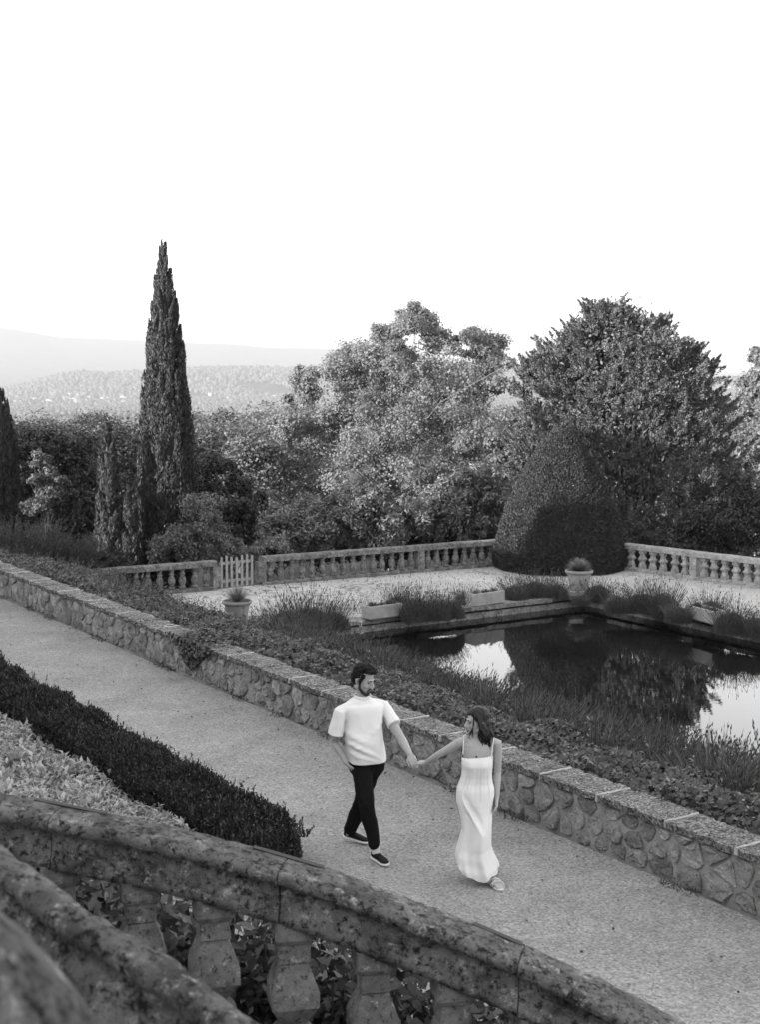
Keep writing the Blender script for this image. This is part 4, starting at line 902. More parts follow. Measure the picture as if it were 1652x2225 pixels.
# ------------------------------------------------------------------ ivy, hedge, woolly bed, lavender, pot plants, grass
def surf_leaves(name, s0, s1, n0, n1, zf, n, L, Wd, mat, mask=None, lift=.08, up=1.0, tilt=.55, kind='stuff', tup=0.0):
    S = RNG.uniform(s0, s1, n); Nn = RNG.uniform(n0, n1, n)
    if mask is not None: k = mask(S, Nn); S, Nn = S[k], Nn[k]
    m = len(S); Z = zf(S, Nn) + RNG.random(m) * lift
    P = np.stack([S * WS.x + Nn * WN.x, S * WS.y + Nn * WN.y, Z], -1); N = norm(A([0, 0, up]) + tilt * RNG.normal(size=(m, 3)))
    T = None if not tup else norm(A([0, 0, tup]) + RNG.normal(size=(m, 3)) * .6)
    sc = .6 + .8 * RNG.random(m)
    o = foliage(name, P, N, L * sc, Wd * sc, mat, None, T); return tag(o, kind=kind)
def ivy_z(S, N):
    h = .10 + .09 * np.sin(S * 2.1 + N * 3) * np.sin(N * 2.7 - S) + .07 * np.sin(S * 5.3 + 1) * np.sin(N * 4.1)
    return bank_z(S, np.maximum(N, 9.5)) + h * np.clip((N - 9.38) / .25, .2, 1)
# five-cornered ivy leaves near the viewer, simple ones further off
def ivy_patch():
    n = 90000; S = 5 + (40 - 5) * RNG.random(n) ** 1.5; N = 9.34 + 3.4 * RNG.random(n) ** .85; k = (N < 11.6 + .4 * np.sin(S * .9) - .5 * (S > 25)) ; S, N = S[k], N[k]; m = len(S)
    Z = ivy_z(S, N) + RNG.random(m) * .07; P = np.stack([S * WS.x + N * WN.x, S * WS.y + N * WN.y, Z], -1)
    nn = norm(A([-.25, -.4, 1.0]) + .5 * RNG.normal(size=(m, 3))); T = perp(nn); B = np.cross(nn, T); sc = (.016 + .022 * RNG.random(m))[:, None]
    out = [(1.25, 0), (.35, .45), (.45, 1.0), (-.35, .7), (-.8, .25), (-.8, -.25), (-.35, -.7), (.45, -1.0), (.35, -.45)]
    V = np.stack([P + T * a * sc + B * b * sc + nn * sc * (-.25 * abs(b)) for a, b in out], 1).reshape(-1, 3)
    F = np.arange(m * 9).reshape(-1, 9); me = np_me('ivy', V, F, RNG.random(m) ** 1.4); me.materials.append(M['ivy']); tag(link('ivy', me), kind='stuff')
ivy_patch()
# twiggy taller growth over the far part of the bank
def twigs(name, n, fs, fn, h0, h1, mat, lean=.5, w=.008, leaves=0, lmat=None, lsize=.05, zf=None, parent=None, kind='stuff'):
    S, N = fs(n), fn(n); Z = (zf or bank_z)(S, N); base = np.stack([S * WS.x + N * WN.x, S * WS.y + N * WN.y, Z], -1); D = norm(A([0, 0, 1]) + lean * RNG.normal(size=(n, 3)) * A([1, 1, .3])); H = RNG.uniform(h0, h1, n)
    side = norm(np.cross(D, rvec(n))) * w; bend = RNG.normal(size=(n, 3)) * A([1, 1, .2]) * .15
    tip = base + D * H[:, None] + bend * H[:, None]; mid = base + D * H[:, None] * .5
    V = np.stack([base - side, base + side, mid + side * .8, mid - side * .8, tip + side * .25, tip - side * .25], 1).reshape(-1, 3); i = np.arange(n)[:, None] * 6
    F = np.concatenate([i + A([0, 1, 2, 3]).astype(int), i + A([3, 2, 4, 5]).astype(int)]); o = foliage_from(name, V, F, np.tile(RNG.random(n), 2), mat, parent)
    if kind: tag(o, kind=kind)
    if leaves:
        q = RNG.random((n, leaves)); P = (base[:, None] * (1 - q[..., None]) + tip[:, None] * q[..., None]).reshape(-1, 3) + RNG.normal(size=(n * leaves, 3)) * lsize * .5
        V2, F2 = leaf_quads(P, rvec(len(P)) + A([0, 0, .6]), lsize * (.6 + .8 * RNG.random(len(P))), lsize * .4); o2 = foliage_from(name + '_leaves', V2, F2, RNG.random(len(P)), lmat or mat, parent)
        if kind: tag(o2, kind=kind)
    return o
def foliage_from(name, V, F, rnd, mat, parent=None):
    me = np_me(name, V, F, rnd); me.materials.append(mat); return link(name, me, None, parent)
twigs('bramble', 900, lambda n: RNG.uniform(21, 36, n), lambda n: RNG.uniform(9.9, 12.2, n), .15, .45, M['lav'], .7, .006, 14, M['ivy'], .05)
twigs('bramble', 420, lambda n: RNG.uniform(27.5, 34, n), lambda n: RNG.uniform(11.6, 14.9, n), .25, .55, M['lav'], .7, .006, 16, M['ivy'], .05)
twigs('weeds', 160, lambda n: RNG.uniform(10, 20, n), lambda n: RNG.uniform(10.8, 12.6, n), .15, .45, M['grass'], .5, .005, 8, M['laurel'], .06)
# tall wispy shrubs at the far left end of the bank
def wispy(px, py_b, py_t, Y, wpx, label, n=170, mat=None):
    b = ony(px, py_b, Y); t = ony(px, py_t, Y); H = t.z - b.z; rad = wpx * Y / 3100 / 2; root = empty('rosemary_shrub', b, 0, label, 'shrub', 'wispy shrubs on the bank')
    a = RNG.random(n) * 6.28; r = rad * .35 * np.sqrt(RNG.random(n)); base = np.stack([np.cos(a) * r, np.sin(a) * r, 0 * r - .3], -1); D = norm(np.stack([np.cos(a) * .45, np.sin(a) * .45, np.ones(n)], -1) + .22 * RNG.normal(size=(n, 3))); L = H * (.55 + .5 * RNG.random(n)) + .3
    side = norm(np.cross(D, rvec(n))) * .009; tip = base + D * L[:, None]; V = np.stack([base - side, base + side, tip + side * .4, tip - side * .4], 1).reshape(-1, 3); foliage_from('stems', V, np.arange(n * 4).reshape(-1, 4), RNG.random(n), M['lav'], root)
    per = 60; q = RNG.random((n, per)) * .8 + .2; P = (base[:, None] * (1 - q[..., None]) + tip[:, None] * q[..., None]).reshape(-1, 3) + RNG.normal(size=(n * per, 3)) * .018; DD = np.repeat(D, per, 0)
    V2, F2 = leaf_quads(P, rvec(len(P)), .075, .014, norm(DD + .5 * RNG.normal(size=DD.shape))); foliage_from('foliage', V2, F2, RNG.random(len(P)), mat or M['cypress'], root)
for i, (px, b_, t_, Y, w_, lab) in enumerate([(20, 1225, 1115, 34, 110, 'wispy shrub at the left edge above the wall'), (95, 1225, 1130, 35, 100, 'wispy shrub second from the left edge above the wall'), (160, 1240, 1160, 35.5, 80, 'wispy shrub below the short slim cypress'), (-70, 1220, 1110, 33, 110, 'wispy shrub outside the left end of the bank')]): wispy(px, b_, t_, Y, w_, lab)
broadleaf('shrub', 'low leafy bush in front of the tall cypress foot', 'shrub', ((240 - 826) * 36.5 / 3100, 36.6, -1.4), 36.6, [(190, 1225, 22), (225, 1220, 22), (260, 1228, 20), (150, 1215, 20)], .07, 380, M['oak'], M['bark'], .3, .03, 1.0, None, 61, aspect=.5)

# hedge
HN0, HN1, HH, HS_END = 5.56, 6.32, .42, 10.9
def hedge():
    root = empty('box_hedge', W(24, 5.9, 0), 0, 'long low dark box hedge edging the left side of the gravel path', 'hedge')
    n = 130000; S = HS_END + (34 - HS_END) * RNG.random(n) ** 1.45; q = RNG.random(n); w_ = HN1 - HN0
    cap = np.clip((S - HS_END) / .6, 0, 1) ** .5
    top = q < .55; N = np.where(top, HN0 + RNG.random(n) * w_, np.where(q < .8, HN0 + RNG.normal(0, .025, n), HN1 + RNG.normal(0, .025, n)))
    lump = .09 * np.sin(S * 3.1 + N * 4) * np.sin(N * 5 - S * 1.3) + .045 * np.sin(S * 7.7) * np.sin(N * 9 + S) ; edge = np.clip(np.minimum(N - HN0, HN1 - N) / .16, 0, 1) ** .5
    Z = np.where(top, (HH + lump - .07 * (1 - edge)) + np.abs(RNG.normal(0, .035, n)), RNG.random(n) * HH * .95); Z = Z * (.55 + .45 * cap)
    mid = (HN0 + HN1) / 2; N = mid + (N - mid) * (.6 + .4 * cap) + .04 * np.sin(S * 2.3)
    nrm = np.where(top[:, None], A([0, 0, 1.0]), np.where((q < .8)[:, None], A([-WN.x, -WN.y, .3]), A([WN.x, WN.y, .3])))
    P = np.stack([S * WS.x + N * WN.x, S * WS.y + N * WN.y, Z], -1); T = norm(nrm * .6 + A([0, 0, .9]) + .5 * RNG.normal(size=P.shape)); NN = norm(nrm * .5 + .8 * RNG.normal(size=P.shape))
    # end face
    e = 1500; a = RNG.random(e); P2 = np.stack([np.zeros(e), np.zeros(e), RNG.random(e) * HH * .5], -1); s_ = HS_END + RNG.normal(0, .03, e); n_ = HN0 + .22 + RNG.random(e) * (w_ - .44); P2[:, 0] = s_ * WS.x + n_ * WN.x; P2[:, 1] = s_ * WS.y + n_ * WN.y
    T2 = norm(A([0, 0, .9]) + .5 * RNG.normal(size=P2.shape)); N2 = norm(A([-WS.x, -WS.y, .2]) + .7 * RNG.normal(size=P2.shape))
    P = np.concatenate([P, P2]); T = np.concatenate([T, T2]); NN = np.concatenate([NN, N2]); L = .038 + .028 * RNG.random(len(P)); L *= np.clip(np.concatenate([S, s_]) / 17, .8, 1.6)
    o = foliage('leaves', P, NN, L, L * .42, M['box'], None, T); child_world(o, root)
    # upright shoots
    k = 2600; s = HS_END + (30 - HS_END) * RNG.random(k) ** 1.3; nn = HN0 + RNG.random(k) * w_; b = np.stack([s * WS.x + nn * WN.x, s * WS.y + nn * WN.y, np.full(k, HH - .06)], -1); per = 12; q = np.tile(np.linspace(0, 1, per), k); d = norm(A([0, 0, 1]) + .25 * RNG.normal(size=(k, 3))); Ls = .06 + .15 * RNG.random(k) ** 2.5
    P = np.repeat(b, per, 0) + np.repeat(d * Ls[:, None], per, 0) * q[:, None]; T = norm(np.repeat(d, per, 0) * .7 + rvec(k * per)); o = foliage('shoots', P, rvec(k * per), .04, .016, M['box'], None, T); child_world(o, root)
    mb = MB(); mb.box(W((HS_END + 34) / 2 + .35, mid, HH * .42), ((34 - HS_END) / 2 - .35, w_ / 2 - .1, HH * .42), (WS, WN, Vector((0, 0, 1)))); o = mb.build('inner_twigs', M['box']); child_world(o, root)
hedge()
# woolly-leaved silver bed beside the hedge
def lambs():
    n = 6400; S = 11.3 + (26 - 11.4) * RNG.random(n) ** 1.5; N = RNG.uniform(2.9, 5.5, n); k = (S > 11.7 + (5.7 - N) * .1); S, N = S[k], N[k]; m = len(S)
    hz_ = .16 + .07 * np.sin(S * 3) * np.sin(N * 4 + 1); base = np.stack([S * WS.x + N * WN.x, S * WS.y + N * WN.y, 0.12 + hz_ * .8], -1); per = 9; mm = m * per
    a = RNG.random(mm) * 6.28; el = RNG.uniform(.25, 1.35, mm); D = np.stack([np.cos(a) * np.cos(el), np.sin(a) * np.cos(el), np.sin(el)], -1); L = (.06 + .075 * RNG.random(mm))[:, None]; Wd = L * .17; B = norm(np.cross(D, A([0, 0, 1.0]))); U = np.cross(B, D)
    p = np.repeat(base, per, 0) + RNG.normal(size=(mm, 3)) * .03; m1 = p + D * L * .45 + U * L * .12; t = p + D * L - A([0, 0, 1]) * L * .12
    V = np.stack([p, m1 + B * Wd + U * Wd * .5, t, m1 - B * Wd + U * Wd * .5, m1], 1).reshape(-1, 3); i = np.arange(mm)[:, None] * 5
    F = np.concatenate([i + np.array([0, 4, 1]), i + np.array([4, 2, 1]), i + np.array([0, 3, 4]), i + np.array([4, 3, 2])]); me = np_me('woolly_leaves', V, F, np.tile(RNG.random(mm), 4), True); me.materials.append(M['lamb']); tag(link('silver_ground_cover', me), kind='stuff')
    ss, ns = np.arange(11, 27, .2), np.arange(2.8, 5.8, .2); 
lambs()
surf_leaves('weeds', 11.5, 20, 2.2, 5.4, lambda S, N: .02 + 0 * S, 14000, .06, .02, M['oak'], lambda S, N: (S < 12.6 + .4 * np.sin(N * 3)) | (N < 3.4), .22, .6, .8, 'stuff', .8)

# lavender: four shared clumps, copied
def lav_proto(k):
    rng = np.random.default_rng(90 + k); n = 330; a = rng.random(n) * 6.28; sp = np.sqrt(rng.random(n)); base = np.stack([np.cos(a) * .2 * sp, np.sin(a) * .2 * sp, np.zeros(n)], -1)
    th = sp * 1.0 + .14 * rng.normal(size=n); az = a + .3 * rng.normal(size=n); D = np.stack([np.cos(az) * np.sin(th), np.sin(az) * np.sin(th), np.cos(th)], -1); L = (.40 + .32 * rng.random(n) + .22 * (rng.random(n) < .18)) * (1 - .2 * sp)
    side = norm(np.cross(D, rvec(n))) * .0036; mid = base + D * L[:, None] * .55; tip = base + D * L[:, None] + A([0, 0, .09]) * sp[:, None] + rng.normal(size=(n, 3)) * .02
    V = np.stack([base - side, base + side, mid + side, mid - side, tip + side * .6, tip - side * .6], 1).reshape(-1, 3); i = np.arange(n)[:, None] * 6; F = np.concatenate([i + np.array([0, 1, 2, 3]), i + np.array([3, 2, 4, 5])]); st = np_me('stems', V, F, np.tile(rng.random(n), 2)); st.materials.append(M['lav'])
    hd = rng.random(n) < .6; T = norm(tip - mid); hl = .055 + .05 * rng.random(hd.sum()); P = tip[hd] + T[hd] * .035; V1, F1 = leaf_quads(P, norm(np.cross(T[hd], rvec(hd.sum()))), hl, .017, T[hd], 0); V2, F2 = leaf_quads(P, norm(np.cross(T[hd], rvec(hd.sum()))), hl, .017, T[hd], 0)
    hm = np_me('flower_heads', np.concatenate([V1, V2]), np.concatenate([F1, F2 + len(V1)]), rng.random(2 * hd.sum())); hm.materials.append(M['lavhead'])
    m = 6500; d = rvec(m); d[:, 2] = np.abs(d[:, 2]); r = (.45 + .55 * rng.random(m) ** .6)[:, None]; P = d * r * A([.44, .44, .40]); T = norm(d * .7 + A([0, 0, .8]) + .35 * rng.normal(size=d.shape)); V3, F3 = leaf_quads(P, norm(np.cross(T, rvec(m)) + .6 * d), .085 + .05 * rng.random(m), .0085, T, 0)
    fm = np_me('foliage', V3, F3, rng.random(m)); fm.materials.append(M['lav']); return st, hm, fm
LAV = [lav_proto(k) for k in range(4)]
def lavender(p, sc, h, label, group, k=None):
    k = RNG.integers(4) if k is None else k; root = empty('lavender_bush', p, RNG.random() * 6.28, label, 'lavender', group); root.scale = (sc, sc, h)
    for nm, me in zip(('stems', 'flower_heads', 'foliage'), LAV[k]): tag(link(nm, me, None, root), kind='stuff')
def lav_px(px, py, wpx, hpx, zb, label, group='lavender round the pond rim'):
    p = onz(px, py, zb); s = p.y / 3100; lavender(p, wpx * s / 1.1, hpx * s / .62, label, group)
for px, py, w_, h_, lab in [(620, 1385, 120, 85, 'lavender clump right of the ivy covered pot'), (672, 1378, 130, 92, 'largest lavender clump with spikes against the pale gravel left of the pond'), (725, 1368, 90, 62, 'low lavender clump left of the water spout'),
        (868, 1338, 80, 68, 'spiky lavender behind the trough nearest the water spout'), (905, 1345, 100, 70, 'dense lavender right of the trough nearest the water spout'), (950, 1345, 90, 60, 'dark lavender drooping over the far pond rim between two troughs'), (985, 1342, 70, 56, 'lavender tuft hanging into the water between two troughs'), (1010, 1318, 60, 44, 'small lavender left of the far rim trough'),
        (1120, 1305, 90, 50, 'lavender right of the far rim trough'), (1165, 1300, 100, 56, 'tall lavender on the far rim between trough and corner pot'), (1208, 1300, 80, 46, 'lavender just left of the corner pot'), (1262, 1314, 50, 30, 'lavender tuft hanging at the pond corner below the pot'), (1300, 1302, 80, 46, 'lavender just right of the corner pot'),
        (1345, 1330, 80, 52, 'drooping lavender on the right rim nearest the corner'), (1395, 1330, 90, 62, 'lavender on the right rim second from the corner'), (1440, 1335, 100, 72, 'tall spiky lavender left of the right rim trough'), (1475, 1352, 80, 52, 'lavender falling over the rim left of the right rim trough'), (1545, 1345, 90, 60, 'lavender behind the right rim trough'), (1590, 1375, 100, 70, 'large lavender right of the right rim trough'), (1640, 1380, 90, 60, 'lavender at the right edge on the pond rim')]:
    lav_px(px, py, w_, h_, TER_Z, lab)
rr = random.Random(4); i = 0
for s in np.arange(8.0, 26.0, .5):
    for n in (11.7, 12.3, 13.0, 13.7, 14.4):
        S, N = s + rr.uniform(-.2, .2), n + rr.uniform(-.2, .2); z = float(bank_z(np.array(S), np.array(N)))
        if rr.random() < (.12 if s < 21 else .55) or (s > 21 and n < 13): continue
        f = (.66, .8, .95, 1.08, 1.0)[int(round((n - 11.7) / .67))] * (1.25 if s < 13.5 and n > 13 else .84 if 15.5 < s < 21.5 and n > 12.9 else 1)
        lavender(W(S, N, z - .05), rr.uniform(.95, 1.25), f * rr.uniform(.8, 1.15), 'lavender bush in the dense band between the ivy and the near side of the pond', 'lavender band along the near side of the pond'); i += 1
# trough plants
for (root, L, wd, h), nm, kind in zip(TROUGHS, ('two dwarf rosettes', 'low fleshy plants', 'mixed small succulents'), (0, 1, 2)):
    for k in range(3):
        ang = root.rotation_euler.z; off = Vector((math.cos(ang), math.sin(ang), 0)) * ((k - 1) * L * .28) + Vector((-math.sin(ang), math.cos(ang), 0)) * (wd / 2)
        p = Vector(root.location) + off + Vector((0, 0, h - .06)); n = 90; d = rvec(n); d[:, 2] = np.abs(d[:, 2]) + .2; d = norm(d); r0 = .11 + .05 * RNG.random()
        o = foliage('succulent', d * r0 * .6, norm(np.cross(d, rvec(n))), r0 * 1.1, .028, M['spiky'] if (k + kind) % 2 else M['lav'], None, d, loc=p)
        tag(o, ('left', 'middle', 'right')[k] + ' small plant growing in the ' + ('trough nearest the water spout', 'far rim trough left of the corner pot', 'right rim trough')[kind], 'succulent', 'plants in the stone troughs')
# spiky plants in the pots
def spiky(p, r, n, label, up=.0, w_=.02):
    d = rvec(n); d[:, 2] = d[:, 2] * .75 + .35 + up; d = norm(d); d = d[d[:, 2] > -.05]; n = len(d); L = r * (.85 + .2 * RNG.random(n)); side = norm(np.cross(d, A([0, 0, 1.0]) + .1 * rvec(n))) * w_; m1 = d * L[:, None] * .5; t = d * L[:, None] - A([0, 0, 1]) * (L * .06)[:, None]
    b = d * .04; V = np.stack([b - side * .6, b + side * .6, m1 + side * .7, m1 - side * .7, t + side * .08, t - side * .08], 1).reshape(-1, 3); i = np.arange(n)[:, None] * 6; F = np.concatenate([i + np.array([0, 1, 2, 3]), i + np.array([3, 2, 4, 5])])
    o = foliage_from('spiky_plant', V, F, np.tile(RNG.random(n), 2), M['spiky']); o.location = p; tag(o, label, 'potted plant', 'spiky plants in the pots')
spiky(POT1 + Vector((0, 0, .47)), .5, 230, 'spiky rosette plant in the pot in front of the picket gate', .45, .013)
spiky(POT2 + Vector((0, 0, .50)), .42, 900, 'round spiky rosette plant in the pot at the pond corner', .1, .011)
surf_leaves('low_weeds', 27, 35, 14.4, 15.6, lambda S, N: TER_Z + 0 * S, 500, .08, .03, M['laurel'], None, .2)
# thin weeds on the terrace gravel, leaf litter on the path
twigs('grass', 2600, lambda n: 28.3 + 5.2 * RNG.random(n), lambda n: RNG.uniform(14.6, 26, n), .02, .07, M['grass'], .8, .006, zf=lambda S, N: TER_Z + 0 * S)
twigs('dry_weeds', 60, lambda n: RNG.normal(28.6, .25, n), lambda n: RNG.normal(18.1, .2, n), .3, .55, M['grass'], .25, .006, zf=lambda S, N: TER_Z + 0 * S)
surf_leaves('fallen_leaves', 4, 32, 6.4, 8.9, lambda S, N: .012 + 0 * S, 420, .035, .02, M['oak'], None, .012, 1.0, .25)
surf_leaves('wall_foot_weeds', 6, 30, 8.8, 8.95, lambda S, N: .0 + 0 * S, 6000, .03, .014, M['grass'], lambda S, N: (np.sin(S * 2.3) + np.sin(S * 5.1 + 1) + .6 * np.sin(S * 11)) > .75, .06, .7, .8, 'stuff', .5)
# ivy spilling over the wall
def ivy_spill():
    c = sn(onz(432, 1400, .5)); n = 420; S = c[0] + RNG.normal(0, .28, n); hang = RNG.random(n) ** 1.3 * (.42 - np.abs(S - c[0]) * .5).clip(.08); P = np.stack([S, np.full(n, 8.92) - .03 * RNG.random(n), .56 - hang], -1); P = np.stack([P[:, 0] * WS.x + P[:, 1] * WN.x, P[:, 0] * WS.y + P[:, 1] * WN.y, P[:, 2]], -1)
    o = foliage('ivy_tuft', P, norm(A([-WN.x, -WN.y, .5]) + .5 * RNG.normal(size=(n, 3))), .085, .07, M['ivy']); tag(o, 'dark tuft of ivy hanging over the wall coping left of the man', 'ivy', None, 'stuff')
    m_ = 300; S = c[0] + RNG.normal(0, .3, m_); N = RNG.uniform(8.95, 9.4, m_); q = np.stack([S * WS.x + N * WN.x, S * WS.y + N * WN.y, np.full(m_, .585)], -1); foliage('ivy_leaves', q, A([0, 0, 1]) + .4 * RNG.normal(size=(m_, 3)), .08, .06, M['ivy'], o)
ivy_spill()
# leafy shrubs growing behind the stair balustrade
def stair_shrubs():
    for k, (px, w_) in enumerate([(60, 150), (230, 150), (390, 150), (550, 150), (720, 150), (890, 150), (1060, 140), (1210, 120)]):
        i, p, t = at_px(px); Y = p.y + .5; top = p.z - .36; c0 = Vector((p.x * Y / p.y, Y, 0)); root = empty('stair_shrub', c0, 0, 'dark leafy shrub seen through the stair balusters, ' + ('leftmost by the dim corner', 'behind the first gap from the left', 'between the first two square balusters', 'behind the gap below the first iron cramp', 'right of the second square baluster', 'behind the middle gap of the balusters', 'near the right end of the visible balusters', 'lowest at the bottom right')[k], 'shrub', 'shrubs behind the stair balusters')
        n = 5200; P = np.stack([RNG.normal(0, .2, n), RNG.uniform(-.3, .3, n), top - .12 - RNG.random(n) ** .8 * 1.25], -1); N = norm(A([0, -.5, .7]) + .8 * RNG.normal(size=(n, 3))); sc = .6 + .8 * RNG.random(n); foliage('foliage', P, N, .062 * sc, .03 * sc, M['stair_leaf'], root)
        mb = MB()
        for j in range(9): x, y = RNG.normal(0, .12), RNG.normal(0, .1); mb.tube([(x, y, -.05), (x * 1.6, y * 1.5, top * .5), (x * 2.4 + RNG.normal(0, .08), y * 2, top - .15)], [.012, .009, .004], 5)
        mb.build('stems', M['bark'], root)
stair_shrubs()
# unseen trees added left of the view to shade the left tree mass
for x, y, zt, lab in ((-26.0, 32.4, 8.4, 'unseen tree added left of the view for its shade, middle of three'), (-25.2, 34.6, 7.6, 'unseen tree added left of the view for its shade, farthest of three'), (-27.4, 30.6, 7.6, 'unseen tree added left of the view for its shade, nearest of three')):
    root = empty('unseen_shade_tree', (x, y, 0), RNG.random() * 6, lab, 'tree'); root.scale = (.85, .85, zt / 12.2); link('crown', PROTO[2][0], None, root); link('trunk', PROTO[2][1], None, root)
# ------------------------------------------------------------------ the couple
M['skin_m'] = plain_mat('skin', 0.35, 0.55, 0.35, 0.06, 30)
M['skin_w'] = plain_mat('skin_fair', 0.37, 0.55, 0.35, 0.05, 30)
M['hair_m'] = plain_mat('black_hair', 0.009, 0.6, 0.15, 0.5, 60, 0.8, 0.004)
M['hair_w'] = plain_mat('brown_hair', 0.018, 0.5, 0.25, 0.5, 60, 0.5, 0.003)
M['beard'] = plain_mat('beard', 0.03, 0.8, 0.2, 0.5, 80, 0.6, 0.003)
M['shirt'] = plain_mat('white_cotton', 0.74, 0.9, 0.1, 0.02, 40, 0.3, 0.004, 14)
M['dress'] = plain_mat('white_silk_linen', 0.72, 0.6, 0.25, 0.02, 40, 0.3, 0.004, 12)
M['trousers'] = plain_mat('black_trousers', 0.008, 0.95, 0.08, 0.3, 40, 0.3, 0.002)
M['shoe'] = plain_mat('black_shoe', 0.007, 0.8, 0.15); M['sole'] = plain_mat('white_sole', 0.6, 0.7, 0.2); M['sock'] = plain_mat('white_sock', 0.6, 0.9, 0.1)
M['sandal'] = plain_mat('white_sandal', 0.62, 0.6, 0.3); M['eye'] = plain_mat('eye', 0.02, 0.2, 0.5); M['metal'] = plain_mat('jewellery', 0.35, 0.25, 0.8); M['lip'] = plain_mat('lips', 0.17, 0.5, 0.3)

def remesh(mb, name, mat, parent, vox=.008, smooth=3, fac=.5, tag_=None, disp=None):
    o = mb.build(name, mat, None); md = o.modifiers.new('r', 'REMESH'); md.mode = 'VOXEL'; md.voxel_size = vox; md.use_smooth_shade = True
    if smooth: sm = o.modifiers.new('s', 'SMOOTH'); sm.factor = fac; sm.iterations = smooth
    evald(o)
    if not o.data.materials: o.data.materials.append(mat)
    me = o.data
    if disp:
        co = np.empty(len(me.vertices) * 3, dtype=np.float32); me.vertices.foreach_get('co', co); co = co.reshape(-1, 3); no = np.empty(len(me.vertices) * 3, dtype=np.float32); me.vertices.foreach_get('normal', no); no = no.reshape(-1, 3)
        co += no * disp(co)[:, None]; me.vertices.foreach_set('co', co.ravel()); me.update()
    me.polygons.foreach_set('use_smooth', np.ones(len(me.polygons), dtype=bool))
    if parent is not None: child_world(o, parent)
    return o
def limb(mb, pts, rads, n=12):
    """tapered limb with rounded ends through the given joints"""
    pts = [Vector(p) for p in pts]; d0 = (pts[0] - pts[1]).normalized(); d1 = (pts[-1] - pts[-2]).normalized(); r = lambda x: x if isinstance(x, (int, float)) else (x[0] + x[1]) / 2
    sc = lambda x, f: x * f if isinstance(x, (int, float)) else (x[0] * f, x[1] * f)
    P = [pts[0] + d0 * r(rads[0]) * .8] + [pts[0] + d0 * r(rads[0]) * .45] + pts + [pts[-1] + d1 * r(rads[-1]) * .45, pts[-1] + d1 * r(rads[-1]) * .8]
    mb.tube(P, [sc(rads[0], .35), sc(rads[0], .82)] + list(rads) + [sc(rads[-1], .82), sc(rads[-1], .35)], n)
def bez(pts, n=10): return interp_path([Vector(p) for p in pts], n)
def loft(mb, rows, n=40, cap=True):
    """rows of (centre, half-width vector, half-depth vector, squareness)"""
    rings = []
    for c, a, b, k in rows:
        ring = []
        for j in range(n):
            t = 2 * math.pi * j / n; x, y = math.cos(t), math.sin(t)
            x = math.copysign(abs(x) ** k, x); y = math.copysign(abs(y) ** k, y); ring.append(Vector(c) + Vector(a) * x + Vector(b) * y)
        rings.append(ring)
    mb.rings(rings, cap); return rings

def head_parts(mb, M4, sc, female=False):
    """skull, face, ears and neck stub in head space: x right, y forward, z up, origin at the skull centre"""
    rot = M4.to_3x3() * 1.0; T = lambda p: M4 @ (Vector(p) * sc)
    def e(c, r): mb.ellip(T(c), (r[0] * sc, r[1] * sc, r[2] * sc), M4.to_3x3(), 18, 12)
    e((0, -.012, .03), (.074, .094, .092)); e((0, .026, -.015), (.064, .066, .088)); e((0, .04, -.062), (.05, .048, .046)); e((0, .072, -.098), (.022, .018, .019))
    for s in (-1, 1):
        e((s * .032, .062, -.03), (.026, .022, .022)); e((s * .05, .0, -.07), (.016, .04, .022)); e((s * .03, .081, .025), (.026, .013, .009))
        mb.tube([T((s * .073, -.012, .012)), T((s * .085, -.022, .0)), T((s * .083, -.02, -.022)), T((s * .072, -.008, -.038))], [(.016 * sc, .007 * sc), (.017 * sc, .008 * sc), (.013 * sc, .007 * sc), (.009 * sc, .006 * sc)], 8)
    mb.tube([T((0, .082, .022)), T((0, .098, .002)), T((0, .113, -.022)), T((0, .108, -.034)), T((0, .086, -.04))], [.009 * sc, .011 * sc, .014 * sc, .015 * sc, .011 * sc], 8)
    for s in (-1, 1): e((s * .012, .096, -.033), (.008, .01, .008))
    e((0, .089, -.058), (.022, .010, .006)); e((0, .087, -.067), (.019, .010, .006))
def face_bits(M4, sc, parent, brow=True, lip=None, female=False):
    T = lambda p: M4 @ (Vector(p) * sc); rot = M4.to_3x3()
    for s in (-1, 1):
        mb = MB(); mb.ellip(T((s * .031, .0795, .004)), (.0125 * sc, .006 * sc, .006 * sc), rot, 10, 6); o = mb.build('eye', M['eye'], None, True); child_world(o, parent)
        if brow:
            mb = MB(); mb.tube([T((s * .014, .0945, .026)), T((s * .032, .0925, .031)), T((s * .052, .078, .026))], [.004 * sc, .0055 * sc, .003 * sc], 6); o = mb.build('eyebrow', M['hair_m'], None, True); child_world(o, parent)
    mb = MB(); mb.tube([T((-.021, .09, -.063)), T((0, .0995, -.0615)), T((.021, .09, -.063))], [.002 * sc, .0055 * sc, .002 * sc], 6); o = mb.build('lips', M['lip'], None, True); child_world(o, parent)
def orient(pos, fwd, up=(0, 0, 1), roll=0.0):
    f = Vector(fwd).normalized(); r = f.cross(Vector(up)).normalized(); u = r.cross(f)
    m = Matrix((r, f, u)).transposed().to_4x4(); m.translation = Vector(pos); return m @ Matrix.Rotation(roll, 4, 'Y')
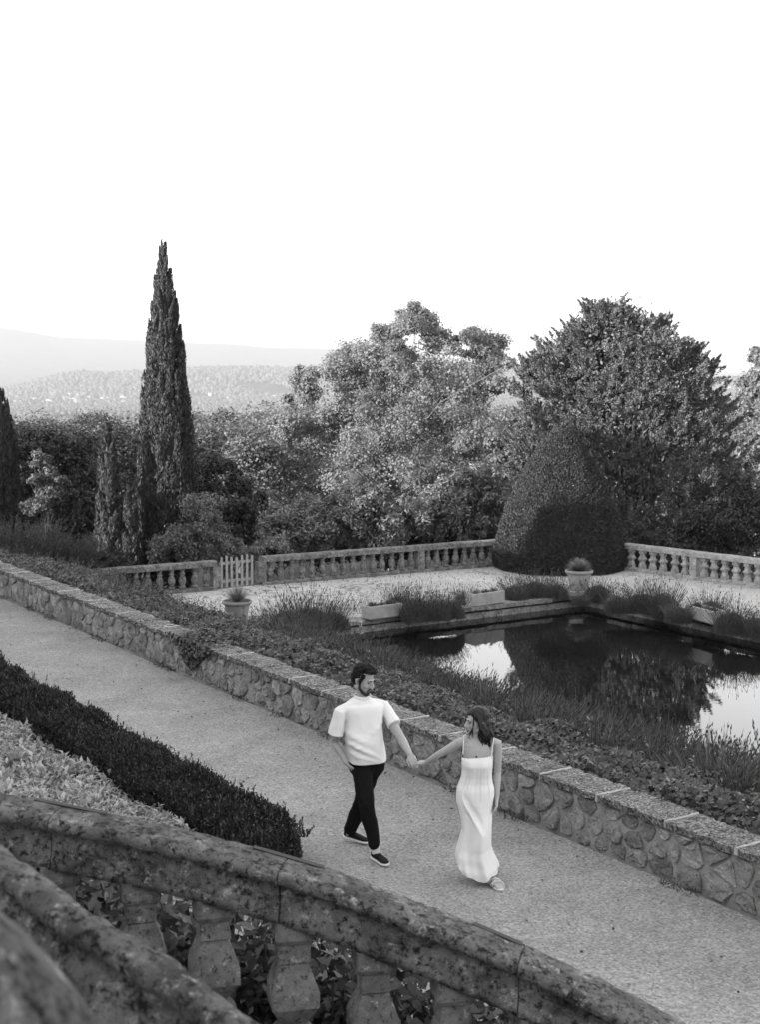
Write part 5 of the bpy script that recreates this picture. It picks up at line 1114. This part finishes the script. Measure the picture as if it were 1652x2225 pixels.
def hand(mb, wrist, direction, palm_n, thumb_side, sc=1.0, curl=(.5, .6, .5), spread=.1, finger_r=.0088):
    """palm, four unequal fingers with three bones each, and a thumb leaving the side of the palm"""
    d = Vector(direction).normalized(); n = Vector(palm_n); n = (n - d * n.dot(d)).normalized(); s = d.cross(n) * thumb_side
    w = Vector(wrist); pl = .092 * sc
    limb(mb, [w, w + d * .03 * sc, w + d * pl * .6, w + d * pl * .92], [(.024 * sc, .019 * sc), (.034 * sc, .018 * sc), (.04 * sc, .016 * sc), (.038 * sc, .013 * sc)], 12) if False else None
    rows = []
    for f, hw, hd in ((-.12, .022, .018), (.1, .027, .018), (.4, .036, .016), (.75, .041, .0145), (1.0, .04, .012)): rows.append((w + d * pl * f, s * hw * sc, n * hd * sc, .8))
    loft(mb, rows, 16)
    for k, (off, L) in enumerate(((.029, .073), (.0095, .081), (-.0095, .076), (-.028, .06))):
        b = w + d * pl * .94 + s * off * sc; v = (d + s * (off / .03) * spread).normalized(); P = [b - v * .012, b]; ang = 0.0
        for q, fl in enumerate((.44, .31, .25)):
            ang += curl[q]; dv = v * math.cos(ang) + n * math.sin(ang); P.append(P[-1] + dv * L * fl * sc)
        limb(mb, P, [finger_r * sc * 1.05, finger_r * sc * 1.05, finger_r * sc, finger_r * sc * .93, finger_r * sc * .8], 8)
    b = w + d * .022 * sc + s * .026 * sc; v = (d * .72 + s * .62 + n * .28).normalized(); v2 = (d * .92 + s * .2 + n * .42).normalized()
    limb(mb, [b, b + v * .036 * sc, b + v * .036 * sc + v2 * .03 * sc, b + v * .036 * sc + v2 * .03 * sc + (v2 + n * .3).normalized() * .024 * sc], [.0155 * sc, .0125 * sc, .0105 * sc, .0088 * sc], 8)
def shoe(ankle, toe_dir, L, parent, nm='shoe', lift=0.0, pitch=0.0):
    """slip-on shoe: upper and pale sole; toe_dir is horizontal"""
    f = Vector((toe_dir[0], toe_dir[1], 0)).normalized(); s = Vector((f.y, -f.x, 0)); f2 = (f * math.cos(pitch) - Vector((0, 0, 1)) * math.sin(pitch)).normalized(); u = s.cross(f2)
    heel = Vector(ankle) - f2 * .062; heel.z = lift
    up = MB(); rows = []
    for x, hw, h0, h1 in ((.0, .022, .02, .075), (.03, .034, .02, .088), (.09, .037, .02, .082), (.14, .042, .02, .068), (.19, .047, .02, .055), (.23, .045, .02, .046), (.262, .034, .02, .038), (.28, .014, .022, .03)):
        rows.append((heel + f2 * x * L / .28 + u * (h0 + h1) / 2, s * hw, u * (h1 - h0) / 2, .75))
    loft(up, rows, 16); o = remesh(up, nm, M['shoe'], parent, .007, 2)
    so_ = MB(); rows = []
    for x, hw in ((-.008, .022), (.02, .037), (.09, .038), (.14, .043), (.2, .05), (.24, .046), (.27, .034), (.29, .014)): rows.append((heel + f2 * x * L / .28 + u * .011, s * hw, u * .011, .5))
    loft(so_, rows, 16); q = so_.build('sole', M['sole'], None, True); q.parent = o; q.matrix_parent_inverse = Matrix.Identity(4)
    return o

def folds(seed, amp, fx=6.0, fz=3.0):
    def f(co):
        out = np.zeros(len(co), dtype=np.float32)
        for i, c in enumerate(co):
            out[i] = amp * (mnoise.noise(Vector((c[0] * fx + seed, c[1] * fx, c[2] * fz))) + .5 * mnoise.noise(Vector((c[0] * fx * 2 + c[2] * 4, c[1] * fx * 2 - seed, c[2] * fz * 2.4))))
        return out
    return f

def man():
    J = lambda px, py, Y: ony(px, py, Y - .42)
    root = empty('person', (J(800, 1860, 13.5).x, 13.13, 0), 0, 'bearded man in white t-shirt and black trousers walking on the path holding a hand', 'person', 'couple walking on the path')
    a = Vector((.93, .36, 0)).normalized(); b = Vector((.36, -.93, 0)).normalized(); Zu = Vector((0, 0, 1))   # his left-right line and facing
    pelvis = J(797, 1650, 13.6); chest = J(788, 1552, 13.58); neck = J(786, 1512, 13.6)
    hc = J(789, 1476, 13.57); HM = orient(hc, (.84, -.5, -.36), (0.04, 0, 1))
    shR, shL = J(738, 1533, 13.48), J(834, 1521, 13.70)
    elR, wrR = J(727, 1611, 13.62), J(752, 1657, 13.5)
    elL, wrL = J(873, 1605, 13.5), J(892, 1640, 13.3)
    hipR, hipL = pelvis - a * .09, pelvis + a * .09
    knL, anL = J(795, 1747, 13.36), J(817, 1848, 13.36)
    knR, anR = J(785, 1742, 13.76), J(757, 1811, 13.90)
    # body: one continuous figure
    mb = MB(); head_parts(mb, HM, 1.09)
    limb(mb, [neck - Zu * .05, neck + (hc - neck) * .25, hc - Zu * .05], [.064, .058, .056], 14)
    loft(mb, [(pelvis - Zu * .08, a * .15, b * .1, .85), (pelvis, a * .165, b * .11, .85), (pelvis.lerp(chest, .45), a * .14, b * .098, .85), (chest - Zu * .05, a * .165, b * .112, .85), (chest + Zu * .05, a * .15, b * .095, .85), (neck - Zu * .06, a * .085, b * .07, .9), (neck - Zu * .02, a * .06, b * .058, .95)], 24)
    for sh, el, wr in ((shR, elR, wrR), (shL, elL, wrL)):
        sh = sh - Zu * .068 + (neck - sh) * .06
        limb(mb, [sh.lerp(neck, .4) - Zu * .05, sh, sh.lerp(el, .35), sh.lerp(el, .75), el, el.lerp(wr, .3), el.lerp(wr, .7), wr], [.035, .04, .047, .045, .041, .042, .034, .027], 14)
    hand(mb, wrL, (J(903, 1662, 13.17) - wrL), (.35, .4, -.6), -1, 1.0, (.35, .5, .4))
    hand(mb, wrR, (J(776, 1692, 13.6) - wrR), (.75, .4, 0), 1, 1.0, (.25, .3, .2))
    for hp, kn, an in ((hipL - a * .03, knR, anR), (hipR + a * .03, knL, anL)):
        limb(mb, [hp, hp.lerp(kn, .4), kn, kn.lerp(an, .3), kn.lerp(an, .75), an], [.075, .066, .05, .05, .036, .034], 14)
    remesh(mb, 'body', M['skin_m'], root, .0058, 3); face_bits(HM, 1.09, root)
    # hair: short on the sides, fuller swept top
    T = lambda p: HM @ (Vector(p) * 1.09); rot = HM.to_3x3(); mb = MB()
    mb.ellip(T((0, -.03, .052)), (.090, .098, .096), rot, 22, 14); mb.ellip(T((0, .016, .112)), (.078, .088, .05), rot, 18, 10); mb.ellip(T((.014, .066, .112)), (.056, .042, .032), rot, 14, 8); mb.ellip(T((0, -.066, -.005)), (.074, .058, .07), rot, 16, 10)
    for s in (-1, 1): mb.tube([T((s * .071, .026, .065)), T((s * .076, .018, .02)), T((s * .074, .014, -.028))], [(.024, .018), (.02, .012), (.012, .008)], 8)
    rr = random.Random(5)
    for i in range(70):
        x = rr.uniform(-.06, .06); y = rr.uniform(-.06, .075); p = T((x, y, .118 - x * x * 6 - max(0, -y) * .35)); mb.tube([p - rot @ Vector((0, .02, .012)), p + rot @ Vector((0.004, .012, .010)), p + rot @ Vector((.012, .034, .002))], [.007, .008, .003], 5)
    remesh(mb, 'hair', M['hair_m'], root, .006, 1, disp=folds(2.0, .011, 34, 34))
    mb = MB()
    for s in (-1, 1): mb.tube([T((s * .0735, .012, -.022)), T((s * .067, .022, -.062)), T((s * .047, .058, -.094)), T((s * .016, .083, -.108)), T((0, .088, -.108))], [(.007, .011), (.012, .018), (.014, .02), (.012, .017), (.013, .015)], 10)
    mb.tube([T((-.027, .083, -.076)), T((-.02, .098, -.047)), T((0, .104, -.045)), T((.02, .098, -.047)), T((.027, .083, -.076))], [.006, .007, .0065, .007, .006], 8); mb.ellip(T((0, .086, -.098)), (.026, .016, .02), rot, 12, 8)
    remesh(mb, 'beard', M['beard'], root, .005, 1)
    # t-shirt: torso and two open sleeves, cloth left open at the hems
    cx = J(790, 1600, 13.56); hem = J(797, 1654, 13.56)
    def cloth(rows, n, lv, disp, closed_top=False):
        t0 = np.linspace(0, 1, len(rows)); P = np.array([[*r[0], *r[1], *r[2], r[3]] for r in rows]); tt = np.linspace(0, 1, lv); Q = np.empty((lv, 10))
        for k, q in enumerate(tt):
            x = q * (len(P) - 1); i = min(int(x), len(P) - 2); f = x - i; p0, p1, p2, p3 = P[max(i - 1, 0)], P[i], P[i + 1], P[min(i + 2, len(P) - 1)]
            Q[k] = 0.5 * ((2 * p1) + (-p0 + p2) * f + (2 * p0 - 5 * p1 + 4 * p2 - p3) * f * f + (-p0 + 3 * p1 - 3 * p2 + p3) * f ** 3)
        th = np.linspace(0, 2 * math.pi, n, endpoint=False); x, y = np.cos(th), np.sin(th); V = []; O = []
        for q in Q:
            k = q[9]; xx = np.sign(x) * np.abs(x) ** k; yy = np.sign(y) * np.abs(y) ** k; o_ = np.outer(xx, q[3:6]) + np.outer(yy, q[6:9]); V.append(q[:3] + o_); O.append(norm(o_))
        V = np.concatenate(V); O = np.concatenate(O); V = V + O * disp(V)[:, None]; i, j = np.meshgrid(np.arange(lv - 1), np.arange(n), indexing='ij')
        return V, np.stack([i * n + j, (i + 1) * n + j, (i + 1) * n + (j + 1) % n, i * n + (j + 1) % n], -1).reshape(-1, 4)
    def fd(co):
        u = co[:, 2] - hem.z; x = (co - np.array(hem)) @ np.array(a); fr = np.clip((co - np.array(hem)) @ np.array(b) * 10, 0, 1)
        g1 = np.exp(-((u - (.10 + x * -.55)) / .022) ** 2) * np.clip((.15 - x) * 4, 0, 1); g2 = np.exp(-((u - (.19 + x * -.5)) / .03) ** 2) * np.clip((.05 - x) * 4, 0, 1); g3 = np.exp(-((u - (.30 + x * .6)) / .03) ** 2) * np.clip((x + .1) * 4, 0, 1); g5 = np.exp(-((u - (.04 - x * .35)) / .018) ** 2) * np.clip((.12 - x) * 4, 0, 1)
        return folds(3.0, .012, 6, 4)(co) + (g1 * .026 + g2 * .02 + g3 * .016 + g5 * .014) * fr * np.clip((.5 - u) * 8, 0, 1)
    V1, F1 = cloth([(hem, a * .182, b * .142, .75), (hem + Zu * .06, a * .183, b * .146, .75), (cx, a * .184, b * .145, .75), (chest - Zu * .01, a * .19, b * .138, .75), (chest + Zu * .055, a * .196, b * .126, .78), (chest + Zu * .095, a * .186, b * .108, .8), (neck - Zu * .066, a * .16, b * .098, .86), (neck - Zu * .036, a * .122, b * .09, .9), (neck - Zu * .012, a * .084, b * .076, .95), (neck + Zu * .004, a * .074, b * .068, 1.0)], 84, 56, fd)
    oR0, oR1 = J(712, 1594, 13.5), J(745, 1597, 13.48); cR = (oR0 + oR1) / 2; oL0, oL1 = J(847, 1581, 13.6), J(868, 1569, 13.56); cL = (oL0 + oL1) / 2
    mb = MB()
    def addc(V, F, n):
        k = len(mb.v); mb.v += [tuple(p) for p in V]; mb.f += [tuple(int(q) + k for q in f) for f in F]; mb.f += [tuple(k + j for j in reversed(range(n))), tuple(k + len(V) - n + j for j in range(n))]
    addc(V1, F1, 84)
    for sh, c, hw, sgn in ((shR, cR, .072, -1), (shL, cL, .068, 1)):
        s0 = sh - Zu * .056; d = (c - s0).normalized(); sd = d.cross(b).normalized(); dp = d.cross(sd)
        limb(mb, [neck - Zu * .085 + (sh - neck) * .1, neck.lerp(s0, .55) - Zu * .028, s0 + d * .01], [.06, .058, (.052, .06)], 20)
        V2, F2 = cloth([(s0 - d * .02, sd * .048, dp * .058, .92), (s0 + d * .03, sd * .055, dp * .068, .9), (s0.lerp(c, .5), sd * .061, dp * .073, .88), (c - d * .03, sd * hw * .97, dp * .077, .85), (c, sd * hw, dp * .08, .82)], 48, 30, lambda co: folds(5.0, .008, 9, 7)(co)); addc(V2, F2, 48)
    remesh(mb, 't_shirt', M['shirt'], root, .006, 5, .5)
    # ribbed collar
    mb = MB(); n = 40; rings = []
    pts = [neck + Zu * (.012 - .03 * max(0, math.cos(t))) + a * .081 * math.sin(t) + b * .078 * math.cos(t) + b * .006 for t in [2 * math.pi * j / n for j in range(n + 1)]]
    mb.tube(pts, [(.0055, .004)] * (n + 1), 8); o = mb.build('collar', M['shirt'], None, True); child_world(o, root)
    # trousers
    mb = MB(); wst = pelvis + Zu * .05
    loft(mb, [(wst + Zu * .05, a * .158, b * .12, .85), (wst, a * .165, b * .125, .85), (pelvis - Zu * .03, a * .176, b * .132, .85), (pelvis - Zu * .10, a * .172, b * .125, .85), (pelvis - Zu * .15, a * .14, b * .10, .85)], 32)
    hA, hB = hipL - a * .02, hipR + a * .02
    limb(mb, [hA - Zu * .02, hA.lerp(knR, .45), knR, knR.lerp(anR, .4), anR + (knR - anR).normalized() * .06], [.1, .09, .072, .07, .064], 20)
    limb(mb, [hB - Zu * .02 , hB.lerp(knL, .45) + b * .015, knL + b * .01, knL.lerp(anL, .4), anL + (knL - anL).normalized() * .055], [.1, .092, .075, .07, .056], 20)
    remesh(mb, 'trousers', M['trousers'], root, .009, 4, .5, disp=folds(8.0, .009, 8, 7))
    mb = MB(); limb(mb, [anL + Zu * .075, anL + Zu * .02, anL - Zu * .02], [.04, .039, .04], 14); o = mb.build('sock', M['sock'], None, True); child_world(o, root)
    shoe(anL, J(838, 1884, 13.2) - J(815, 1864, 13.36), .27, root, 'shoe', 0.0, -.03)
    shoe(anR + Vector((.01, 0, 0)), (.62, -.32), .27, root, 'shoe', .03, .08)
man()

def woman():
    J = lambda px, py, Y: ony(px, py, Y - .43); Zu = Vector((0, 0, 1))
    root = empty('person', (J(1042, 1910, 12.88).x, 12.43, 0), 0, 'dark haired woman in long white strap dress walking beside the wall looking back', 'person', 'couple walking on the path')
    a = Vector((.998, -.06, 0)).normalized(); b = Vector((-.06, -.998, 0)).normalized()
    pelvis = J(1034, 1722, 12.88); chest = J(1039, 1640, 12.9); neck = J(1038, 1600, 12.93)
    hc = J(1037, 1567, 12.92); HM = orient(hc, (-.93, -.34, -.10), (0.05, 0, 1))
    shR, shL = J(1001, 1613, 12.92), J(1082, 1615, 12.9)
    elR, wrR = J(955, 1639, 13.02), J(926, 1657, 13.14)
    elL, wrL = J(1083, 1678, 12.94), J(1081, 1734, 12.86)
    ft = J(1075, 1918, 12.74)
    mb = MB(); head_parts(mb, HM, 1.0, True)
    limb(mb, [neck - Zu * .04, neck.lerp(hc, .35), hc - Zu * .05], [.052, .047, .046], 14)
    # collar bones and chest
    loft(mb, [(pelvis - Zu * .06, a * .15, b * .10, .85), (pelvis + Zu * .02, a * .15, b * .10, .85), (J(1037, 1690, 12.89), a * .112, b * .08, .85), (chest - Zu * .03, a * .128, b * .098, .85), (chest + Zu * .05, a * .135, b * .085, .85), (chest + Zu * .10, a * .13, b * .068, .85), (neck - Zu * .02, a * .07, b * .055, .95)], 28)
    for s in (-1, 1): limb(mb, [neck - Zu * .035 + a * s * .02 + b * .045, neck - Zu * .022 + a * s * .09 + b * .04, (shL if s > 0 else shR) + Zu * .028], [.009, .010, .012], 8)
    for sh, el, wr in ((shR, elR, wrR), (shL, elL, wrL)):
        limb(mb, [sh.lerp(neck, .4) + Zu * .004, sh, sh.lerp(el, .35), sh.lerp(el, .75), el, el.lerp(wr, .3), el.lerp(wr, .75), wr], [.04, .044, .040, .034, .031, .032, .024, .02], 14)
    hand(mb, wrR, (J(902, 1657, 13.2) - wrR), (.1, .25, -.95), -1, .88, (.55, .75, .55))
    hand(mb, wrL, (J(1080, 1756, 12.82) - wrL), (-.9, .2, 0), 1, .88, (.25, .35, .3))
    # legs under the dress and the feet
    hipR, hipL = pelvis - a * .08, pelvis + a * .08; knL = J(1046, 1815, 12.84); anL = J(1067, 1899, 12.77); knR = J(1030, 1815, 12.95); anR = J(1030, 1889, 12.95)
    for hp, kn, an in ((hipR, knR, anR), (hipL, knL, anL)): limb(mb, [hp, hp.lerp(kn, .5), kn, kn.lerp(an, .3), kn.lerp(an, .8), an], [.07, .06, .045, .044, .03, .028], 12)
    fd = (J(1089, 1926, 12.6) - J(1066, 1914, 12.77)); fd.z = 0; fd.normalize(); sd = Vector((fd.y, -fd.x, 0)); heel = Vector((anL.x, anL.y, .0)) - fd * .03
    rows = [(heel + Zu * .05, sd * .022, Zu * .03, .9), (heel + fd * .04 + Zu * .055, sd * .028, Zu * .04, .9), (heel + fd * .1 + Zu * .047, sd * .033, Zu * .032, .9), (heel + fd * .16 + Zu * .037, sd * .041, Zu * .02, .85), (heel + fd * .19 + Zu * .032, sd * .041, Zu * .016, .85)]
    loft(mb, rows, 16)
    for k in range(5):
        o_ = -.032 + .016 * k; L = (.03, .034, .034, .038, .044)[k] if fd.x > 0 else (.044, .038, .034, .034, .03)[k]; p = heel + fd * .185 + sd * o_ * -1 + Zu * .03; limb(mb, [p, p + fd * L * .6 - Zu * .002, p + fd * L - Zu * .007], [.009, .0085, .0075], 8)
    remesh(mb, 'body', M['skin_w'], root, .0055, 3); face_bits(HM, 1.0, root, True)
    # sandal
    mb = MB(); rows = [(heel + fd * x + Zu * .011, sd * w_, Zu * .011, .6) for x, w_ in ((-.02, .02), (.01, .034), (.08, .034), (.14, .043), (.19, .047), (.225, .036), (.24, .015))]; loft(mb, rows, 16); sdl = mb.build('sandal', M['sandal'], None, True); child_world(sdl, root)
    for x0, x1, h in ((.08, .15, .075), (.13, .185, .062), (.15, .10, .07)):
        mb = MB(); pts = []
        for q in range(9):
            t = math.pi * q / 8; pts.append(heel + fd * (x0 + (x1 - x0) * q / 8) + sd * (.046 * math.cos(t)) + Zu * (.018 + h * .75 * math.sin(t) ** .8))
        mb.tube(pts, [(.016, .004)] * 9, 8); o = mb.build('strap', M['sandal'], None, True); o.parent = sdl; o.matrix_parent_inverse = Matrix.Identity(4)
    # dress: one lofted skirt and bodice with princess seams and long folds
    def row(y, x0, x1, Y, dep, k=.85):
        p0, p1 = J(x0, y, Y), J(x1, y, Y); return ((p0 + p1) / 2, (p1 - p0).length / 2, dep)
    R_ = [(1641, 1004.5, 1072, 12.9, .098), (1650, 1003.8, 1072.5, 12.89, .112), (1660, 1004, 1072, 12.885, .118), (1672, 1005, 1070.5, 12.885, .108), (1688, 1002.5, 1070, 12.885, .098), (1700, 998, 1072, 12.885, .105), (1712, 993.5, 1075.5, 12.88, .122), (1726, 992, 1075.5, 12.88, .135), (1742, 993, 1072.5, 12.875, .14), (1762, 998.5, 1071, 12.87, .14), (1782, 1003, 1070, 12.86, .145), (1800, 1004.5, 1069, 12.86, .155), (1820, 1000, 1068.5, 12.87, .17), (1840, 995, 1068.5, 12.88, .19), (1856, 991.5, 1072, 12.87, .2), (1872, 990.5, 1079, 12.87, .21), (1885, 992, 1084, 12.86, .215), (1895, 997, 1085, 12.86, .215)]
    n = 120; lv = 90; ys = np.linspace(R_[0][0], R_[-1][0], lv); rows = [row(*r) for r in R_]; yy = [r[0] for r in R_]
    C = np.stack([np.interp(ys, yy, [r[0][i] for r in rows]) for i in range(3)], -1); HWd = np.interp(ys, yy, [r[1] for r in rows]); DP = np.interp(ys, yy, [r[2] for r in rows])
    V = []
    for i in range(lv):
        f = i / (lv - 1); low = max(0, (f - .42) / .58)
        for j in range(n):
            t = 2 * math.pi * j / n; x, y = math.cos(t), math.sin(t)
            x_ = math.copysign(abs(x) ** .86, x); y_ = math.copysign(abs(y) ** .9, y)
            # bust, seams, folds
            fold = low ** 1.2 * (.015 * math.sin(t * 5 + 1.1 + f * 1.5) + .012 * math.sin(t * 9 - f * 3) + .006 * math.sin(t * 15 + 2))
            fr = max(0, math.sin(t))     # the front is at t = 90 degrees
            bust = .014 * fr * (math.exp(-((f - .07) / .05) ** 2)) * (math.exp(-((x - .42) / .3) ** 2) + math.exp(-((x + .42) / .3) ** 2))
            seam = 0.0
            if .08 < f < .36 and y > 0:
                for q in (-.62, -.4, -.18, .04, .26, .48, .7): seam += .014 * math.exp(-((x - q) / .022) ** 2) * math.sin((f - .08) / .28 * math.pi) ** .5
            # diagonal drape from her right hip to the left knee, hollow above it
            u = (f - .30) / .34; line = -.75 + 1.0 * u; drape = 0.0
            if 0 < u < 1 and y > 0: drape = .034 * math.exp(-((x - line) / .10) ** 2) * math.sin(u * math.pi) - .032 * math.exp(-((x - line - .25) / .16) ** 2) * math.sin(u * math.pi)
            knee = .045 * fr * math.exp(-((f - .66) / .16) ** 2) * math.exp(-((x - .25) / .45) ** 2)
            k2 = -.03 * fr * math.exp(-((f - .75) / .22) ** 2) * math.exp(-((x + .35) / .22) ** 2)
            rr = fold + bust + seam + drape + .010 * mnoise.noise(Vector((x * 2.2 + f * 3, f * 9, y * 2))) * low + knee + k2 + .003 * mnoise.noise(Vector((x * 3, f * 14, y * 3)))
            hem = 0.0
            if i == lv - 1: hem = .012 * math.sin(t * 3) + .012 * math.sin(t * 7 + 1)
            p = Vector(C[i]) + a * x_ * (HWd[i] + fold * .35) + b * y_ * (DP[i] + rr) + Zu * (hem + (.012 * (x if f < .02 else 0)) + low ** 3 * (.05 * (1 - max(0, y)) + .03 * max(0, -x)) )
            V.append(p)
    V = A([tuple(p) for p in V]); i, j = np.meshgrid(np.arange(lv - 1), np.arange(n), indexing='ij'); F = np.stack([i * n + j, (i + 1) * n + j, (i + 1) * n + (j + 1) % n, i * n + (j + 1) % n], -1).reshape(-1, 4)
    me = np_me('dress', V, F, None, True); dr = link('dress', me, M['dress']); child_world(dr, root)
    for tp, bt in ((J(1009.5, 1600, 12.93), J(1007, 1637.5, 12.815)), (J(1074, 1603, 12.91), J(1069, 1643, 12.8))):
        mid = tp.lerp(bt, .35) + b * .035 + Zu * .012; mb = MB(); pts = bez([tp + Vector((0, .09, -.08)), tp + Zu * .01, mid, bt - Zu * .012], 14); mb.tube(pts, [(.0045, .003)] * 14, 6); o = mb.build('shoulder_strap', M['dress'], None, True); child_world(o, root)
    # necklace, pendant and earring
    nk = [neck + a * .058 * math.sin(t) + b * (.058 + .03 * (1 - abs(t) / 1.6)) * math.cos(t) + Zu * (-.02 - .125 * max(0, math.cos(t)) ** 1.6) for t in np.linspace(-1.6, 1.6, 17)]
    mb = MB(); mb.tube(nk, [.0013] * 17, 5); o = mb.build('necklace', M['metal'], None, True); child_world(o, root)
    pz = J(1036.5, 1644.5, 12.755); mb = MB(); mb.ellip(pz, (.0095, .004, .0095), None, 12, 8); o = mb.build('pendant', M['iron'], None, True); child_world(o, root)
    T = lambda p: HM @ (Vector(p) * 1.0); rot = HM.to_3x3()
    mb = MB(); e = T((-.08, -.012, -.05)); mb.tube([e + Vector((.012 * math.cos(t), 0, .014 * math.sin(t))) for t in np.linspace(0, 6.2, 13)], [.0025] * 13, 5); o = mb.build('earring', M['metal'], None, True); child_world(o, root)
    mb = MB(); e = T((.08, -.012, -.05)); mb.tube([e + Vector((.012 * math.cos(t), 0, .014 * math.sin(t))) for t in np.linspace(0, 6.2, 13)], [.0025] * 13, 5); o = mb.build('earring', M['metal'], None, True); child_world(o, root)
    # hair: cap and wavy locks down to the shoulder
    mb = MB(); mb.ellip(T((0, -.03, .045)), (.084, .092, .086), rot, 20, 14); mb.ellip(T((0, -.06, -.02)), (.078, .066, .085), rot, 18, 12); mb.ellip(T((0, -.006, .074)), (.072, .08, .058), rot, 18, 12)
    for s_ in (-1, 1): limb(mb, [T((s_ * .05, .03, .07)), T((s_ * .072, -.012, .01)), T((s_ * .078, -.03, -.06)), T((s_ * .07, -.05, -.13))], [.03, .026, .03, .022], 12)
    rr = random.Random(9); lk = MB()
    for i in range(260):
        s = -1 if i % 2 else 1; az = rr.uniform(.25, 1.57) ; y0 = .055 - az * .085; x0 = s * .072 * math.cos(max(0, az) * .85); st = T((x0 * .45, y0 * .8, .116)); m1 = T((x0 * 1.2, y0 - .008, .045 + rr.uniform(-.015, .015))); Ld = rr.uniform(.1, .19) + (.09 if az > .6 else 0)
        m2 = T((x0 * (1.25 + rr.uniform(-.1, .18)), y0 - .018 - rr.uniform(0, .02), -.035)); wv = rr.uniform(-.03, .03)
        en = m2 - Zu * Ld * .75 + a * rr.uniform(-.02, .06) + b * rr.uniform(-.03, .03); md = m2.lerp(en, .5) + a * wv + b * wv * .5
        lk.tube(bez([st, m1, m2, md, en], 9), [.004, .006, .007, .008, .0075, .007, .006, .004, .0015], 5)
    for i in range(12):    # loose strands beside the face, blown forward
        s = -1 if i % 3 else 1; st = T((s * .05, .045, .1)); m1 = T((s * .072, .06, .03)); m2 = T((s * .07, .07, -.03)); en = T((s * (.065 + rr.uniform(-.01, .015)), .085 + rr.uniform(-.03, .05), -.10 + rr.uniform(-.03, .02))); lk.tube(bez([st, m1, m2, en], 8), [.004, .006, .0065, .006, .005, .004, .003, .001], 5)
    h = remesh(mb, 'hair', M['hair_w'], root, .007, 2, disp=folds(4.0, .006, 40, 14)); q = lk.build('hair_locks', M['hair_w'], None, True); q.parent = h; q.matrix_parent_inverse = Matrix.Identity(4)
woman()
# ------------------------------------------------------------------ haze over the valley
def haze():
    me = bpy.data.meshes.new('haze'); X, Y0, Y1, Z0, Z1 = 12900, -12900, 12900, -135, 420
    v = [(x, y, z) for z in (Z0, Z1) for x, y in ((-X, Y0), (X, Y0), (X, Y1), (-X, Y1))]
    me.from_pydata(v, [], [(0, 3, 2, 1), (4, 5, 6, 7), (0, 1, 5, 4), (1, 2, 6, 5), (2, 3, 7, 6), (3, 0, 4, 7)]); me.update()
    m = bpy.data.materials.new('haze'); m.use_nodes = True; t = m.node_tree; t.nodes.clear(); o = t.nodes.new('ShaderNodeOutputMaterial'); p = t.nodes.new('ShaderNodeVolumePrincipled')
    p.inputs['Color'].default_value = g(.52); p.inputs['Density'].default_value = HAZE; p.inputs['Anisotropy'].default_value = 0.0
    t.links.new(p.outputs[0], o.inputs['Volume']); ob = link('haze', me, m); tag(ob, kind='stuff')
HAZE = 1.35e-4
haze()
